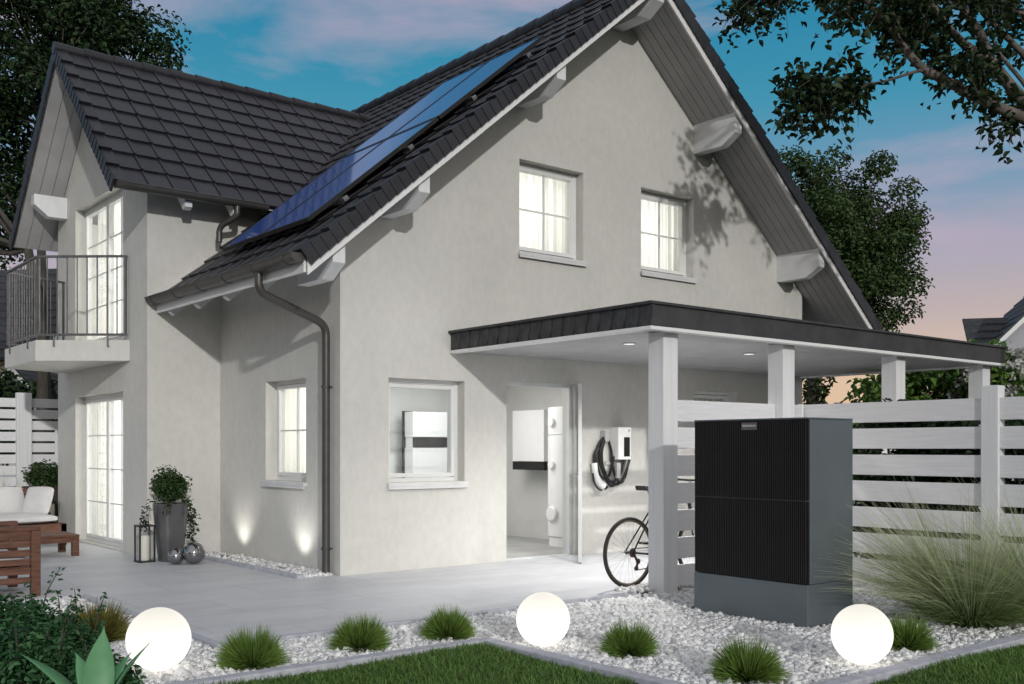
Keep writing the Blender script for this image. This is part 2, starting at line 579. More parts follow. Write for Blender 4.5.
def np_mesh(name, verts, quads, mat, parent=None, along=None, smooth=False):
    """fast mesh from numpy arrays (verts Nx3, quads Mx4 or Mx3)."""
    me = bpy.data.meshes.new(name)
    nv, nf, k = len(verts), len(quads), quads.shape[1]
    me.vertices.add(nv)
    me.vertices.foreach_set('co', np.ascontiguousarray(verts, dtype=np.float32).ravel())
    me.loops.add(nf * k)
    me.loops.foreach_set('vertex_index', np.ascontiguousarray(quads, dtype=np.int32).ravel())
    me.polygons.add(nf)
    me.polygons.foreach_set('loop_start', np.arange(0, nf * k, k, dtype=np.int32))
    me.polygons.foreach_set('loop_total', np.full(nf, k, dtype=np.int32))
    if smooth:
        me.polygons.foreach_set('use_smooth', np.ones(nf, dtype=bool))
    me.update(calc_edges=True)
    if along is not None:
        at = me.attributes.new('along', 'FLOAT', 'POINT')
        at.data.foreach_set('value', np.ascontiguousarray(along, dtype=np.float32))
    me.materials.append(mat)
    o = bpy.data.objects.new(name, me)
    COL.objects.link(o)
    if parent is not None:
        attach(o, parent)
    return o


def unit(a):
    return a / np.maximum(np.linalg.norm(a, axis=-1, keepdims=True), 1e-9)


def leaf_arrays(P, size, rng, up_bias=0.5, out=None, aspect=0.55, droop=0.0, fold=0.18):
    """each leaf: 6 verts, 2 quads folded along the midrib."""
    n = len(P)
    nrm = rng.normal(size=(n, 3))
    nrm[:, 2] = np.abs(nrm[:, 2]) + up_bias
    if out is not None:
        nrm += out * 0.9
    nrm = unit(nrm)
    d = rng.normal(size=(n, 3))
    d[:, 2] -= droop
    d = unit(d - nrm * (d * nrm).sum(1, keepdims=True))
    w = np.cross(nrm, d)
    s = size * rng.uniform(0.65, 1.3, (n, 1))
    w = w * s * aspect * 0.5
    lift = nrm * s * fold
    q1, q2 = P + d * s * 0.30, P + d * s * 0.66
    tip = P + d * s - nrm * s * 0.12
    vs = np.stack([P, q1 + w * 0.95 + lift, q2 + w * 0.72 + lift * 0.7, tip, q2 - w * 0.72 + lift * 0.7, q1 - w * 0.95 + lift], 1).reshape(-1, 3)
    i = np.arange(n)[:, None] * 6
    f = np.concatenate([i + np.array([[0, 1, 2, 3]]), i + np.array([[0, 3, 4, 5]])], 0)
    return vs, f


def leaves(name, P, size, mat, rng, parent=None, **kw):
    vs, f = leaf_arrays(np.asarray(P, dtype=float), size, rng, **kw)
    return np_mesh(name, vs, f, mat, parent)


def clump_points(rng, centers, radii, per, shell=0.55, squash=0.8):
    """points in the outer shells of many small clumps."""
    out, dirs = [], []
    for c, r, n in zip(centers, radii, per):
        d = unit(rng.normal(size=(n, 3)))
        rad = r * rng.uniform(shell, 1.0, (n, 1)) ** 0.8
        p = d * rad
        p[:, 2] *= squash
        out.append(np.asarray(c) + p)
        dirs.append(d)
    return np.concatenate(out), np.concatenate(dirs)


def crown_clumps(rng, c, rad, n, rmin, rmax, hollow=0.45):
    """clump centres spread in an uneven ellipsoid."""
    d = unit(rng.normal(size=(n, 3)))
    t = rng.uniform(hollow, 1.0, (n, 1))
    p = np.asarray(c) + d * t * np.asarray(rad)
    r = rng.uniform(rmin, rmax, n)
    return p, r


def blades(rng, base, dirs, length, width, bend, seg=4, lift=1.0):
    """curved tapered strips. base Nx3, dirs Nx2 (outward), length N, bend N (0 upright..1 arching)."""
    n = len(base)
    side = np.stack([-dirs[:, 1], dirs[:, 0], np.zeros(n)], 1)
    ang = rng.uniform(-0.6, 0.6, n)
    side = side * np.cos(ang)[:, None] + np.stack([dirs[:, 0], dirs[:, 1], np.zeros(n)], 1) * np.sin(ang)[:, None]
    V_, A_ = [], []
    for k in range(seg + 1):
        t = k / seg
        th = bend * t * 1.25
        hor = length * (np.sin(th) * t * 0.75 + 0.12 * bend * t)
        ver = length * t * np.cos(th * 0.9) * lift
        p = base + np.stack([dirs[:, 0] * hor, dirs[:, 1] * hor, ver], 1)
        w = (width * (1 - t ** 1.6) * 0.5 + 0.0004)[:, None]
        V_.append(np.stack([p - side * w, p + side * w], 1))
        A_.append(np.full((n, 2), t))
    vs = np.stack(V_, 1).reshape(n, -1, 3)
    al = np.stack(A_, 1).reshape(n, -1)
    m = (seg + 1) * 2
    q = np.array([[2 * k, 2 * k + 1, 2 * k + 3, 2 * k + 2] for k in range(seg)])
    f = (np.arange(n)[:, None, None] * m + q[None]).reshape(-1, 4)
    return vs.reshape(-1, 3), f, al.reshape(-1)

# ------------------------------------------------------------------ camera (level view camera with rise)
CAMP = V((-5.451, -9.604, 1.35))
YAW = math.atan2(1032, 1273)          # angle between the view axis and the gable wall's normal plane
cd = bpy.data.cameras.new('camera')
cam = bpy.data.objects.new('camera', cd)
COL.objects.link(cam)
cam.location = CAMP
cam.rotation_euler = (PI / 2, 0, (PI / 2 - YAW) - PI / 2)
cd.sensor_width = 36
cd.lens = 1032 / 1024 * 36
cd.shift_y = (448 - 342) / 1024
cd.clip_end = 2000
cd.clip_start = 0.05
S.camera = cam
# view axes on the ground: right and forward
CR = V((math.cos(YAW), -math.sin(YAW), 0))
CF = V((math.sin(YAW), math.cos(YAW), 0))
cam.rotation_euler = (PI / 2, 0, math.atan2(CF.y, CF.x) - PI / 2)


def spot(x, depth, z):
    """a place in the garden: x metres right of and depth metres ahead of the standpoint, z high."""
    p = CAMP + CR * x + CF * depth
    return V((p.x, p.y, z))


# ------------------------------------------------------------------ light
SUN = V((-0.38, -1.0, 0.265)).normalized()      # towards the sun
SUN_EL = math.asin(SUN.z)
SUN_ROT = math.atan2(SUN.x, SUN.y)
ld = bpy.data.lights.new('sun', 'SUN')
ld.energy = 1.55
ld.angle = math.radians(1.3)
ld.color = (1.0, 0.98, 0.94)
lo = bpy.data.objects.new('sun', ld)
COL.objects.link(lo)
lo.rotation_euler = SUN.to_track_quat('Z', 'Y').to_euler()

w = bpy.data.worlds.new('World')
S.world = w
w.use_nodes = True
nt = w.node_tree
bg = nt.nodes['Background']
tc = N(nt, 'ShaderNodeTexCoord')
sep = N(nt, 'ShaderNodeSeparateXYZ')
nt.links.new(tc.outputs['Generated'], sep.inputs[0])
sky = N(nt, 'ShaderNodeTexSky')
sky.sky_type = 'NISHITA'
sky.sun_disc = False
sky.sun_elevation = SUN_EL
sky.sun_rotation = SUN_ROT
ramp = N(nt, 'ShaderNodeValToRGB')
els = ramp.color_ramp.elements
els[0].position = 0.0
els[0].color = (0.76, 0.52, 0.33, 1)
els[1].position = 0.58
els[1].color = (0.06, 0.16, 0.24, 1)
for p_, c_ in ((0.065, (0.76, 0.55, 0.39)), (0.12, (0.55, 0.45, 0.44)), (0.18, (0.40, 0.39, 0.49)),
               (0.245, (0.17, 0.33, 0.48)), (0.31, (0.055, 0.30, 0.45)), (0.42, (0.010, 0.215, 0.385)), (0.80, (0.42, 0.45, 0.50))):
    els.new(p_).color = (*c_, 1)
nt.links.new(sep.outputs['Z'], ramp.inputs['Fac'])
# thin evening cloud
mp = N(nt, 'ShaderNodeMapping')
mp.inputs['Scale'].default_value = (1.5, 1.5, 4.6)
mp.inputs['Location'].default_value = (0.2, 1.7, 0.3)
nt.links.new(tc.outputs['Generated'], mp.inputs['Vector'])
cn = N(nt, 'ShaderNodeTexNoise', Scale=2.1, Detail=7.0, Roughness=0.55, Distortion=0.4)
nt.links.new(mp.outputs[0], cn.inputs['Vector'])
cr = N(nt, 'ShaderNodeMapRange')
cr.inputs['From Min'].default_value = 0.48
cr.inputs['From Max'].default_value = 0.68
cr.inputs['To Max'].default_value = 0.8
nt.links.new(cn.outputs['Fac'], cr.inputs['Value'])
cmix = N(nt, 'ShaderNodeMixRGB')
cmix.inputs['Color2'].default_value = (0.50, 0.415, 0.52, 1)
nt.links.new(cr.outputs[0], cmix.inputs['Fac'])
nt.links.new(ramp.outputs['Color'], cmix.inputs['Color1'])
# the brighter half of the sky round the low sun (behind the standpoint)
dotn = N(nt, 'ShaderNodeVectorMath', operation='DOT_PRODUCT')
dotn.inputs[1].default_value = SUN
nt.links.new(tc.outputs['Generated'], dotn.inputs[0])
dr = N(nt, 'ShaderNodeMapRange')
dr.interpolation_type = 'SMOOTHSTEP'
dr.inputs['From Min'].default_value = -0.15
dr.inputs['From Max'].default_value = 0.85
nt.links.new(dotn.outputs['Value'], dr.inputs['Value'])
smix = N(nt, 'ShaderNodeMixRGB')
smix.inputs['Color2'].default_value = (0.68, 0.665, 0.655, 1)
nt.links.new(dr.outputs[0], smix.inputs['Fac'])
nt.links.new(cmix.outputs[0], smix.inputs['Color1'])
nsc = N(nt, 'ShaderNodeMixRGB', blend_type='MULTIPLY', Fac=1.0)
nsc.inputs['Color2'].default_value = (0.05, 0.05, 0.05, 1)
nt.links.new(sky.outputs[0], nsc.inputs['Color1'])
fmix = N(nt, 'ShaderNodeMixRGB', Fac=0.05)
nt.links.new(smix.outputs[0], fmix.inputs['Color1'])
nt.links.new(nsc.outputs[0], fmix.inputs['Color2'])
nt.links.new(fmix.outputs[0], bg.inputs['Color'])
bg.inputs['Strength'].default_value = 1.0


def lamp_area(name, loc, rot_dir, sx, sy, watts, col=(1, 0.95, 0.86)):
    l = bpy.data.lights.new(name, 'AREA')
    l.shape = 'RECTANGLE'
    l.size, l.size_y = sx, sy
    l.energy = watts
    l.color = col
    o = bpy.data.objects.new(name, l)
    COL.objects.link(o)
    o.location = loc
    o.rotation_euler = V(rot_dir).to_track_quat('-Z', 'Y').to_euler()
    return o


# ------------------------------------------------------------------ setting: ground, terrace, beds, lawn
def sheet(name, poly, z, mat, thick=0.25):
    m = MB()
    m.prism(poly, 'z', z - thick, z)
    return struct(m.build(name, mat))


m = MB()
m.add([(-400, -400, -0.12), (500, -400, -0.12), (500, 500, -0.12), (-400, 500, -0.12)], [(0, 1, 2, 3)])
struct(m.build('ground', M['ground']))
TY = -2.79      # terrace front edge
TX = -2.51      # terrace side edge
sheet('terrace', [(TX, TY), (9.5, TY), (9.5, 8.4), (-9.0, 8.4), (-9.0, 0.25), (TX, 0.25)], 0.0, M['terrace'])
sheet('gravel_bed', [(-4.4, -6.9), (4.6, -6.9), (4.6, TY), (TX, TY), (TX, 0.25), (-4.4, 0.25)], -0.055, M['gravel_base'], 0.05)
sheet('lawn', [(-9, -9.3), (-1.09, -9.3), (-1.09, -3.91), (-9, -3.91)], -0.045, M['soil'], 0.03)
sheet('lawn', [(-0.98, -9.3), (9, -9.3), (9, -6.24), (-0.98, -6.24)], -0.045, M['soil'], 0.03)
sheet('planting_bed', [(-9, -3.79), (-3.0, -3.79), (-3.0, -1.0), (-3.6, 0.13), (-9, 0.13)], -0.04, M['soil'], 0.03)


def kerb(name, x0, x1, y0, y1, z=0.012, seg=1.0):
    """row of concrete edging stones butted end to end."""
    m = MB()
    L = (x1 - x0) if (x1 - x0) > (y1 - y0) else (y1 - y0)
    n = max(1, int(round(L / seg)))
    for i in range(n):
        a, b = i / n, (i + 1) / n
        if (x1 - x0) > (y1 - y0):
            m.box(x0 + (x1 - x0) * a + .002, x0 + (x1 - x0) * b - .002, y0, y1, -0.2, z)
        else:
            m.box(x0, x1, y0 + (y1 - y0) * a + .002, y0 + (y1 - y0) * b - .002, -0.2, z)
    return struct(m.build(name, M['kerb'], bevel=0.008))


kerb('kerb', -9.0, -0.975, -3.905, -3.80)
kerb('kerb', -1.085, -0.98, -9.3, -3.91)
kerb('kerb', -0.975, 6.0, -6.235, -6.13)
kerb('kerb', TX - 0.06, TX, TY - 0.06, 0.25, 0.006)
kerb('kerb', TX + 0.002, 1.4, TY - 0.055, TY, 0.004, 1.2)
kerb('kerb', -0.47, -0.39, 0.06, 2.98, 0.035)
# gravel strip against the side wall
sheet('gravel_strip', [(-0.385, 0.06), (-0.02, 0.06), (-0.02, 3.04), (-0.385, 3.04)], 0.006, M['gravel_base'], 0.05)


def stones(name, zones, size, seed):
    """crushed white stones: deformed little blocks scattered over rectangles (x0,x1,y0,y1,z,per m2)."""
    rng = np.random.default_rng(seed)
    P = []
    for (x0, x1, y0, y1, z, d) in zones:
        n = int((x1 - x0) * (y1 - y0) * d)
        P.append(np.stack([rng.uniform(x0, x1, n), rng.uniform(y0, y1, n), z + rng.uniform(-0.004, 0.014, n)], 1))
    P = np.concatenate(P)
    hp = (P[:, 0] > 1.27) & (P[:, 0] < 1.9) & (P[:, 1] > -4.92) & (P[:, 1] < -3.74)
    P = P[~hp]
    n = len(P)
    cube = np.array([(-1, -1, -1), (1, -1, -1), (1, 1, -1), (-1, 1, -1), (-1, -1, 1), (1, -1, 1), (1, 1, 1), (-1, 1, 1)], float)
    s = size * rng.lognormal(0, 0.28, (n, 1, 1)) * 0.5
    loc = cube[None] * rng.uniform(0.45, 1.05, (n, 8, 3)) * rng.uniform(0.6, 1.15, (n, 1, 3)) * s
    # random rotation from quaternions
    q = unit(rng.normal(size=(n, 4)))
    a, b, c, d = q.T
    R_ = np.stack([np.stack([1 - 2 * (c * c + d * d), 2 * (b * c - a * d), 2 * (b * d + a * c)], -1),
                   np.stack([2 * (b * c + a * d), 1 - 2 * (b * b + d * d), 2 * (c * d - a * b)], -1),
                   np.stack([2 * (b * d - a * c), 2 * (c * d + a * b), 1 - 2 * (b * b + c * c)], -1)], 1)
    vs = np.einsum('nij,nkj->nki', R_, loc) + P[:, None]
    fq = np.array([(0, 3, 2, 1), (4, 5, 6, 7), (0, 1, 5, 4), (1, 2, 6, 5), (2, 3, 7, 6), (3, 0, 4, 7)])
    f = (np.arange(n)[:, None, None] * 8 + fq[None]).reshape(-1, 4)
    o = np_mesh(name, vs.reshape(-1, 3), f, M['stone'])
    o['kind'] = 'stuff'
    o['label'] = 'white crushed stone gravel filling the beds'
    return o


stones('gravel', [(-4.3, -0.9, -3.79, -2.86, -0.042, 2500), (-3.7, TX - 0.07, -2.86, 0.2, -0.042, 1900),
                  (-0.97, 1.3, -6.12, -2.86, -0.042, 2500), (1.3, 3.95, -6.12, -2.86, -0.042, 1400),
                  (1.45, 3.9, -2.86, -2.60, 0.004, 1500),
                  (-0.365, -0.04, 0.08, 3.02, 0.004, 2400)], 0.035, 3)


def lawn_grass(name, zones, per, seed, label):
    rng = np.random.default_rng(seed)
    P = []
    for (x0, x1, y0, y1) in zones:
        n = int((x1 - x0) * (y1 - y0) * per)
        P.append(np.stack([rng.uniform(x0, x1, n), rng.uniform(y0, y1, n), np.full(n, -0.045)], 1))
    P = np.concatenate(P)
    n = len(P)
    a = rng.uniform(0, 2 * PI, n)
    d = np.stack([np.cos(a), np.sin(a)], 1)
    patch = 0.85 + 0.25 * np.sin(P[:, 0] * 3.1 + 1.3 * np.sin(P[:, 1] * 2.3))
    vs, f, al = blades(rng, P, d, rng.uniform(0.045, 0.085, n) * patch, rng.uniform(0.006, 0.011, n), rng.uniform(0.3, 1.3, n), 2)
    o = np_mesh(name, vs, f, M['lawn_blade'], along=al)
    o['kind'] = 'stuff'
    o['label'] = label
    return o


lawn_grass('grass', [(-3.3, -1.10, -5.4, -3.92)], 12000, 5, 'short dark green lawn grass in the corner of the stone edging')
lawn_grass('grass', [(-0.9, 3.0, -7.2, -6.25)], 12000, 6, 'short dark green lawn grass right of the white gravel')

# ------------------------------------------------------------------ HOUSE
W = 8.13           # gable width
PITCH = 0.84
RX = W / 2


def soffit_z(x):
    return 3.75 + PITCH * (x if x <= RX else W - x)


house = thing('house', (RX, 0, 0), 'light grey rendered two storey house with dark tiled gable roofs', 'house')


def wall_plate(mb, outer, holes, to3, depth_vec):
    """flat wall with openings: front, back and reveals. outer/holes are 2-D loops."""
    loops = [[V((p[0], p[1], 0)) for p in outer]] + [[V((p[0], p[1], 0)) for p in h] for h in holes]
    flat = [p for l in loops for p in l]
    tris = tessellate_polygon(loops)
    n = len(flat)
    f3 = [to3(p.x, p.y) for p in flat]
    b3 = [V(p) + depth_vec for p in f3]
    fs = [tuple(t) for t in tris] + [tuple(n + i for i in reversed(t)) for t in tris]
    o = 0
    for l in loops:
        k = len(l)
        for i in range(k):
            fs.append((o + i, o + (i + 1) % k, n + o + (i + 1) % k, n + o + i))
        o += k
    mb.add(f3 + b3, fs)


def rect(u0, u1, v0, v1):
    return [(u0, v0), (u1, v0), (u1, v1), (u0, v1)]


# openings in the main gable wall (x, z)
G1 = (2.45, 3.50, 3.72, 4.84)
G2 = (4.55, 5.60, 3.72, 4.83)
GW = (0.60, 1.63, 0.97, 2.12)
GD = (2.25, 3.36, 0.0, 2.15)
GC = (5.62, 6.55, 1.05, 2.16)
mb = MB()
outer = [(0, -0.05), (GD[0], -0.05), (GD[0], GD[3]), (GD[1], GD[3]), (GD[1], -0.05), (W, -0.05), (W, soffit_z(W) - .02), (RX, soffit_z(RX) - .02), (0, soffit_z(0) - .02)]
wall_plate(mb, outer, [rect(*G1), rect(*G2), rect(*GW), rect(*GC)], lambda u, v: V((u, 0, v)), V((0, 0.24, 0)))
# right side wall, rear wall
mb.box(W - 0.24, W, 0.242, 9.0, -0.05, soffit_z(W))
mb.prism([(0, -.05), (W - .25, -.05), (W - .25, 3.7), (RX, soffit_z(RX) - .02), (0, 3.7)], 'y', 8.78, 9.0)
mb.build('gable_wall', M['stucco'], house)
# side wall facing left (y, z)
LW = (0.76, 1.77, 0.97, 2.14)
mb = MB()
wall_plate(mb, [(0.24, -0.05), (3.3, -0.05), (3.3, 3.72), (0.24, 3.72)], [rect(*LW)], lambda u, v: V((0, u, v)), V((0.22, 0, 0)))
mb.build('side_wall', M['stucco'], house)
# cross wing: side wall and gable wall facing left
WX, WY0, WY1, WYM = -0.94, 3.09, 6.9, 4.995
WP = 0.955


def wing_z(y):            # wing soffit
    return 4.40 + WP * ((y - 2.68) if y <= WYM else (2 * WYM - y - 2.68)) - 0.02


mb = MB()
mb.box(WX + 0.24, 0.6, WY0, WY0 + 0.24, -0.05, wing_z(WY0) - .01)
mb.build('wing_side_wall', M['stucco'], house)
FD = (3.97, 6.02, 0.02, 2.09)       # lower french door (y, z)
UD = (3.97, 6.02, 2.80, 4.80)       # upper french door
mb = MB()
wall_plate(mb, [(WY0, -0.05), (WY1, -0.05), (WY1, wing_z(WY1)), (WYM, wing_z(WYM)), (WY0, wing_z(WY0))],
           [rect(*FD), rect(*UD)], lambda u, v: V((WX, u, v)), V((0.24, 0, 0)))
mb.box(WX + .242, 0.6, WY1 - 0.24, WY1, -0.05, wing_z(WY1) - .01)
mb.build('wing_gable_wall', M['stucco'], house)

# ---- roof bodies (deck between soffit and tiles)
Y0, Y1 = -0.80, 9.3
mb = MB()
xe = -0.80
mb.prism([(xe, soffit_z(xe)), (0.1, soffit_z(0.1)), (0.1, soffit_z(0.1) + .13), (xe, soffit_z(xe) + .13)], 'y', Y0 + .03, 3.085)
mb.prism([(0.1, soffit_z(.1)), (RX, soffit_z(RX)), (RX, soffit_z(RX) + .13), (0.1, soffit_z(.1) + .13)], 'y', Y0 + .03, Y1)
mb.prism([(RX + .002, soffit_z(RX)), (W + .8, soffit_z(W + .8)), (W + .8, soffit_z(W + .8) + .13), (RX + .002, soffit_z(RX) + .13)], 'y', Y0 + .03, Y1)
mb.build('roof_deck', M['soffit'], house)
# soffit boards under the front overhang, running up the slope
mb = MB()
nb = 6
for s in (0, 1):
    for i in range(nb):
        ya = Y0 + 0.04 + (0.0 - Y0 - 0.04) * i / nb + .004
        yb = Y0 + 0.04 + (0.0 - Y0 - 0.04) * (i + 1) / nb - .004
        pr = [(-0.78, soffit_z(-0.78)), (RX - .01, soffit_z(RX - .01))] if s == 0 else [(RX + .01, soffit_z(RX + .01)), (W + .78, soffit_z(W + .78))]
        (xa, za), (xb, zb) = pr
        mb.prism([(xa, za - .022), (xb, zb - .022), (xb, zb - .002), (xa, za - .002)], 'y', ya, yb)
# eave soffit strip under the left eave
for i in range(4):
    ya, yb = 0.0, 3.08
    x0_, x1_ = -0.78 + .195 * i, -0.78 + .195 * (i + 1) - .006
    mb.prism([(x0_, soffit_z(x0_) - .022), (x1_, soffit_z(x1_) - .022), (x1_, soffit_z(x1_) - .002), (x0_, soffit_z(x0_) - .002)], 'y', ya + .003, yb)
mb.build('soffit', M['soffit'], house)
# white verge boards along both rakes
mb = MB()
for s in (0, 1):
    xs = [(-0.80, RX - .003)] if s == 0 else [(RX + .003, W + .8)]
    for xa, xb in xs:
        za, zb = soffit_z(xa) - .09, soffit_z(xb) - .09
        mb.prism([(xa, za), (xb, zb), (xb, zb + .15), (xa, za + .15)], 'y', Y0, Y0 + .028)
mb.build('verge_board', M['trim_white'], house, bevel=.004)
mb = MB()
mb.box(-0.83, -0.805, Y0 + .03, 3.07, soffit_z(-.8) - .06, soffit_z(-.8) + .14)
mb.build('eave_board', M['trim_white'], house)


def tile_slope(mb, eave, along, up, nrm, L, SL, pitch, tw, skip=None, rib=True, lap=0.05):
    rows = int(math.ceil(SL / pitch))
    n = int(round(L / tw))
    tw = L / n
    for r in range(rows):
        t0 = r * pitch
        t1 = min(t0 + pitch + lap, SL)
        if t1 - t0 < 0.03:
            continue
        for k in range(n):
            s0, s1 = k * tw + .003, (k + 1) * tw - .003
            cpt = eave + along * (s0 + s1) / 2 + up * (t0 + t1) / 2
            if skip and skip(cpt):
                continue
            j = random.uniform(-.002, .002)
            h0, h1 = 0.044 + j, 0.016 + j      # tile rides on the one below

            def P(s, t, h):
                return eave + along * s + up * t + nrm * h
            mb.hexa([P(s0, t0, h0 - .030), P(s1, t0, h0 - .030), P(s1, t1, h1 - .024), P(s0, t1, h1 - .024),
                     P(s0, t0, h0), P(s1, t0, h0), P(s1, t1, h1), P(s0, t1, h1)])
            if rib:
                mb.hexa([P(s0, t0 + .004, h0), P(s0 + .035, t0 + .004, h0), P(s0 + .035, t1, h1), P(s0, t1, h1),
                         P(s0 + .006, t0 + .004, h0 + .013), P(s0 + .028, t0 + .004, h0 + .013), P(s0 + .028, t1, h1 + .013), P(s0 + .006, t1, h1 + .013)])


def verge_tiles(mb, eave, up, nrm, out, SL, pitch, drop):
    """capping tiles along a rake: a raised top strip and a cheek folded down over the edge."""
    rows = int(math.ceil(SL / pitch))
    for r in range(rows):
        t0 = r * pitch - .004
        t1 = min(t0 + pitch + .05, SL)
        if t1 - t0 < .05:
            continue

        def P(o, t, h):
            return eave + out * o + up * t + nrm * h
        a, b = 0.068, 0.030
        mb.hexa([P(-.13, t0, a - .028), P(.02, t0, a - .028), P(.02, t1, b - .024), P(-.13, t1, b - .024),
                 P(-.13, t0, a), P(.02, t0, a), P(.02, t1, b), P(-.13, t1, b)])
        # two cheek plates per tile, scalloped
        for q in range(3):
            u0 = t0 + (t1 - t0 - .05) * q / 3
            u1 = u0 + (t1 - t0) / 3 + .002
            aa = a + (b - a) * (u0 - t0) / (t1 - t0)
            bb = a + (b - a) * (u1 - t0) / (t1 - t0)
            mb.hexa([P(.004, u0, -drop - .006), P(.030, u0, -drop - .006), P(.022, u1, -drop + .002), P(.004, u1, -drop + .002),
                     P(.004, u0, aa), P(.030, u0, aa), P(.022, u1, bb), P(.004, u1, bb)])


cosp = 1 / math.sqrt(1 + PITCH ** 2)
upL = V((cosp, 0, PITCH * cosp))
nL = V((-PITCH * cosp, 0, cosp))
upR = V((-cosp, 0, PITCH * cosp))
nR = V((PITCH * cosp, 0, cosp))
SLm = (RX + .85) / cosp
deckz = soffit_z(-.85) + .135
mb = MB()


def sk(p):
    return p.x < 0.1 and p.y > 3.0


tile_slope(mb, V((-.85, Y0 + .11, deckz)), V((0, 1, 0)), upL, nL, 9.9, SLm, .378, .30, sk)
tile_slope(mb, V((W + .85, Y0 + .11, deckz)), V((0, 1, 0)), upR, nR, 9.9, SLm, .378, .30)
mb.build('roof', M['tile'], house, bevel=0)
mb = MB()
verge_tiles(mb, V((-.85, Y0 - .012, deckz)), upL, nL, V((0, -1, 0)), SLm, .378, .105)
verge_tiles(mb, V((W + .85, Y0 - .012, deckz)), upR, nR, V((0, -1, 0)), SLm, .378, .105)
mb.build('verge_tiles', M['tile'], house)
mb = MB()
for i in range(26):
    ya = Y0 - .03 + i * .39
    mb.tube([(RX, ya, soffit_z(RX) + .155), (RX, ya + .41, soffit_z(RX) + .148)], [.125, .112], 14)
mb.build('ridge_tiles', M['tile'], house, smooth=True)

# ---- cross wing roof
wc = 1 / math.sqrt(1 + WP ** 2)
wn = V((0, -WP * wc, wc))
wup = V((0, wc, WP * wc))
wn2 = V((0, WP * wc, wc))
wup2 = V((0, -wc, WP * wc))
WXE = -1.50
WE = 2.66
wz = 4.40 - .02 + .02
SLw = (WYM - WE) / wc
mb = MB()
mb.prism([(WE, wz), (WYM, wz + WP * (WYM - WE)), (WYM, wz + WP * (WYM - WE) + .06), (WE, wz + .06)], 'x', WXE + .03, 3.4)
mb.prism([(WYM + .002, wz + WP * (WYM - WE)), (2 * WYM - WE, wz), (2 * WYM - WE, wz + .06), (WYM + .002, wz + WP * (WYM - WE) + .06)], 'x', WXE + .03, 3.4)
mb.build('wing_roof_deck', M['soffit'], house)
mb = MB()
for s in (0, 1):
    for i in range(3):
        xa = WXE + .04 + (WX - WXE - .04) * i / 3 + .004
        xb = WXE + .04 + (WX - WXE - .04) * (i + 1) / 3 - .004
        if s == 0:
            pr = [(WE + .02, wz - .022 + WP * .02), (WYM - .01, wz - .022 + WP * (WYM - WE - .01))]
        else:
            pr = [(WYM + .01, wz - .022 + WP * (WYM - WE - .01)), (2 * WYM - WE - .02, wz - .022 + WP * .02)]
        (ya, za), (yb, zb) = pr
        mb.prism([(ya, za), (yb, zb), (yb, zb + .019), (ya, za + .019)], 'x', xa, xb)
mb.build('wing_soffit', M['soffit'], house)
mb = MB()
tile_slope(mb, V((WXE + .10, WE - .04, wz + .06 - .04 * WP)), V((1, 0, 0)), wup, wn, 5.1, SLw + .05, .36, .30)
tile_slope(mb, V((WXE + .10, 2 * WYM - WE + .04, wz + .06 - .04 * WP)), V((1, 0, 0)), wup2, wn2, 5.1, SLw + .05, .36, .30, rib=False)
mb.build('wing_roof', M['tile'], house)
mb = MB()
verge_tiles(mb, V((WXE + .01, WE - .04, wz + .06 - .04 * WP)), wup, wn, V((-1, 0, 0)), SLw + .05, .36, .10)
verge_tiles(mb, V((WXE + .01, 2 * WYM - WE + .04, wz + .06 - .04 * WP)), wup2, wn2, V((-1, 0, 0)), SLw + .05, .36, .10)
mb.build('wing_verge_tiles', M['tile'], house)
mb = MB()
zr = wz + .06 + WP * (WYM - WE)
for i in range(13):
    xa = WXE - .02 + i * .39
    mb.tube([(xa, WYM, zr + .02), (xa + .41, WYM, zr + .013)], [.085, .075], 14)
mb.build('wing_ridge_tiles', M['tile'], house, smooth=True)


# ---- purlin ends (chamfered noses)
def purlin_y(xa, xb, ztop_a, ztop_b, zb, tip=-0.74):
    """beam along y sticking out of the gable, top follows the soffit, nose cut back below."""
    mb = MB()
    prof = [(0.0, zb), (tip + .24, zb), (tip, zb + .14)]
    vs = [(xa, y, z) for y, z in prof] + [(xa, tip, ztop_a), (xa, 0.0, ztop_a)] + [(xb, y, z) for y, z in prof] + [(xb, tip, ztop_b), (xb, 0.0, ztop_b)]
    mb.add(vs, [(0, 1, 2, 3, 4), (9, 8, 7, 6, 5), (0, 5, 6, 1), (1, 6, 7, 2), (2, 7, 8, 3), (3, 8, 9, 4), (4, 9, 5, 0)])
    mb.build('purlin', M['white_wood'], house, bevel=.006)


for xa, xb in ((-0.50, -0.36), (0.50, 0.64), (2.40, 2.54), (W - 2.54, W - 2.40), (W - .64, W - .50)):
    za, zb2 = soffit_z(xa) - .024, soffit_z(xb) - .024
    purlin_y(xa, xb, za, zb2, min(za, zb2) - .29)
purlin_y(4.0, 4.2, soffit_z(4.0) - .05, soffit_z(4.2) - .05, soffit_z(RX) - .36)
mb = MB()
for ya, yb in ((6.42, 6.60),):
    prof = [(WX, 4.74), (WX - .26, 4.74), (WX - .46, 4.90), (WX - .46, 5.05), (WX, 5.05)]
    mb.prism([(p[0], p[1]) for p in prof], 'y', ya, yb)
mb.build('purlin', M['white_wood'], house, bevel=.006)
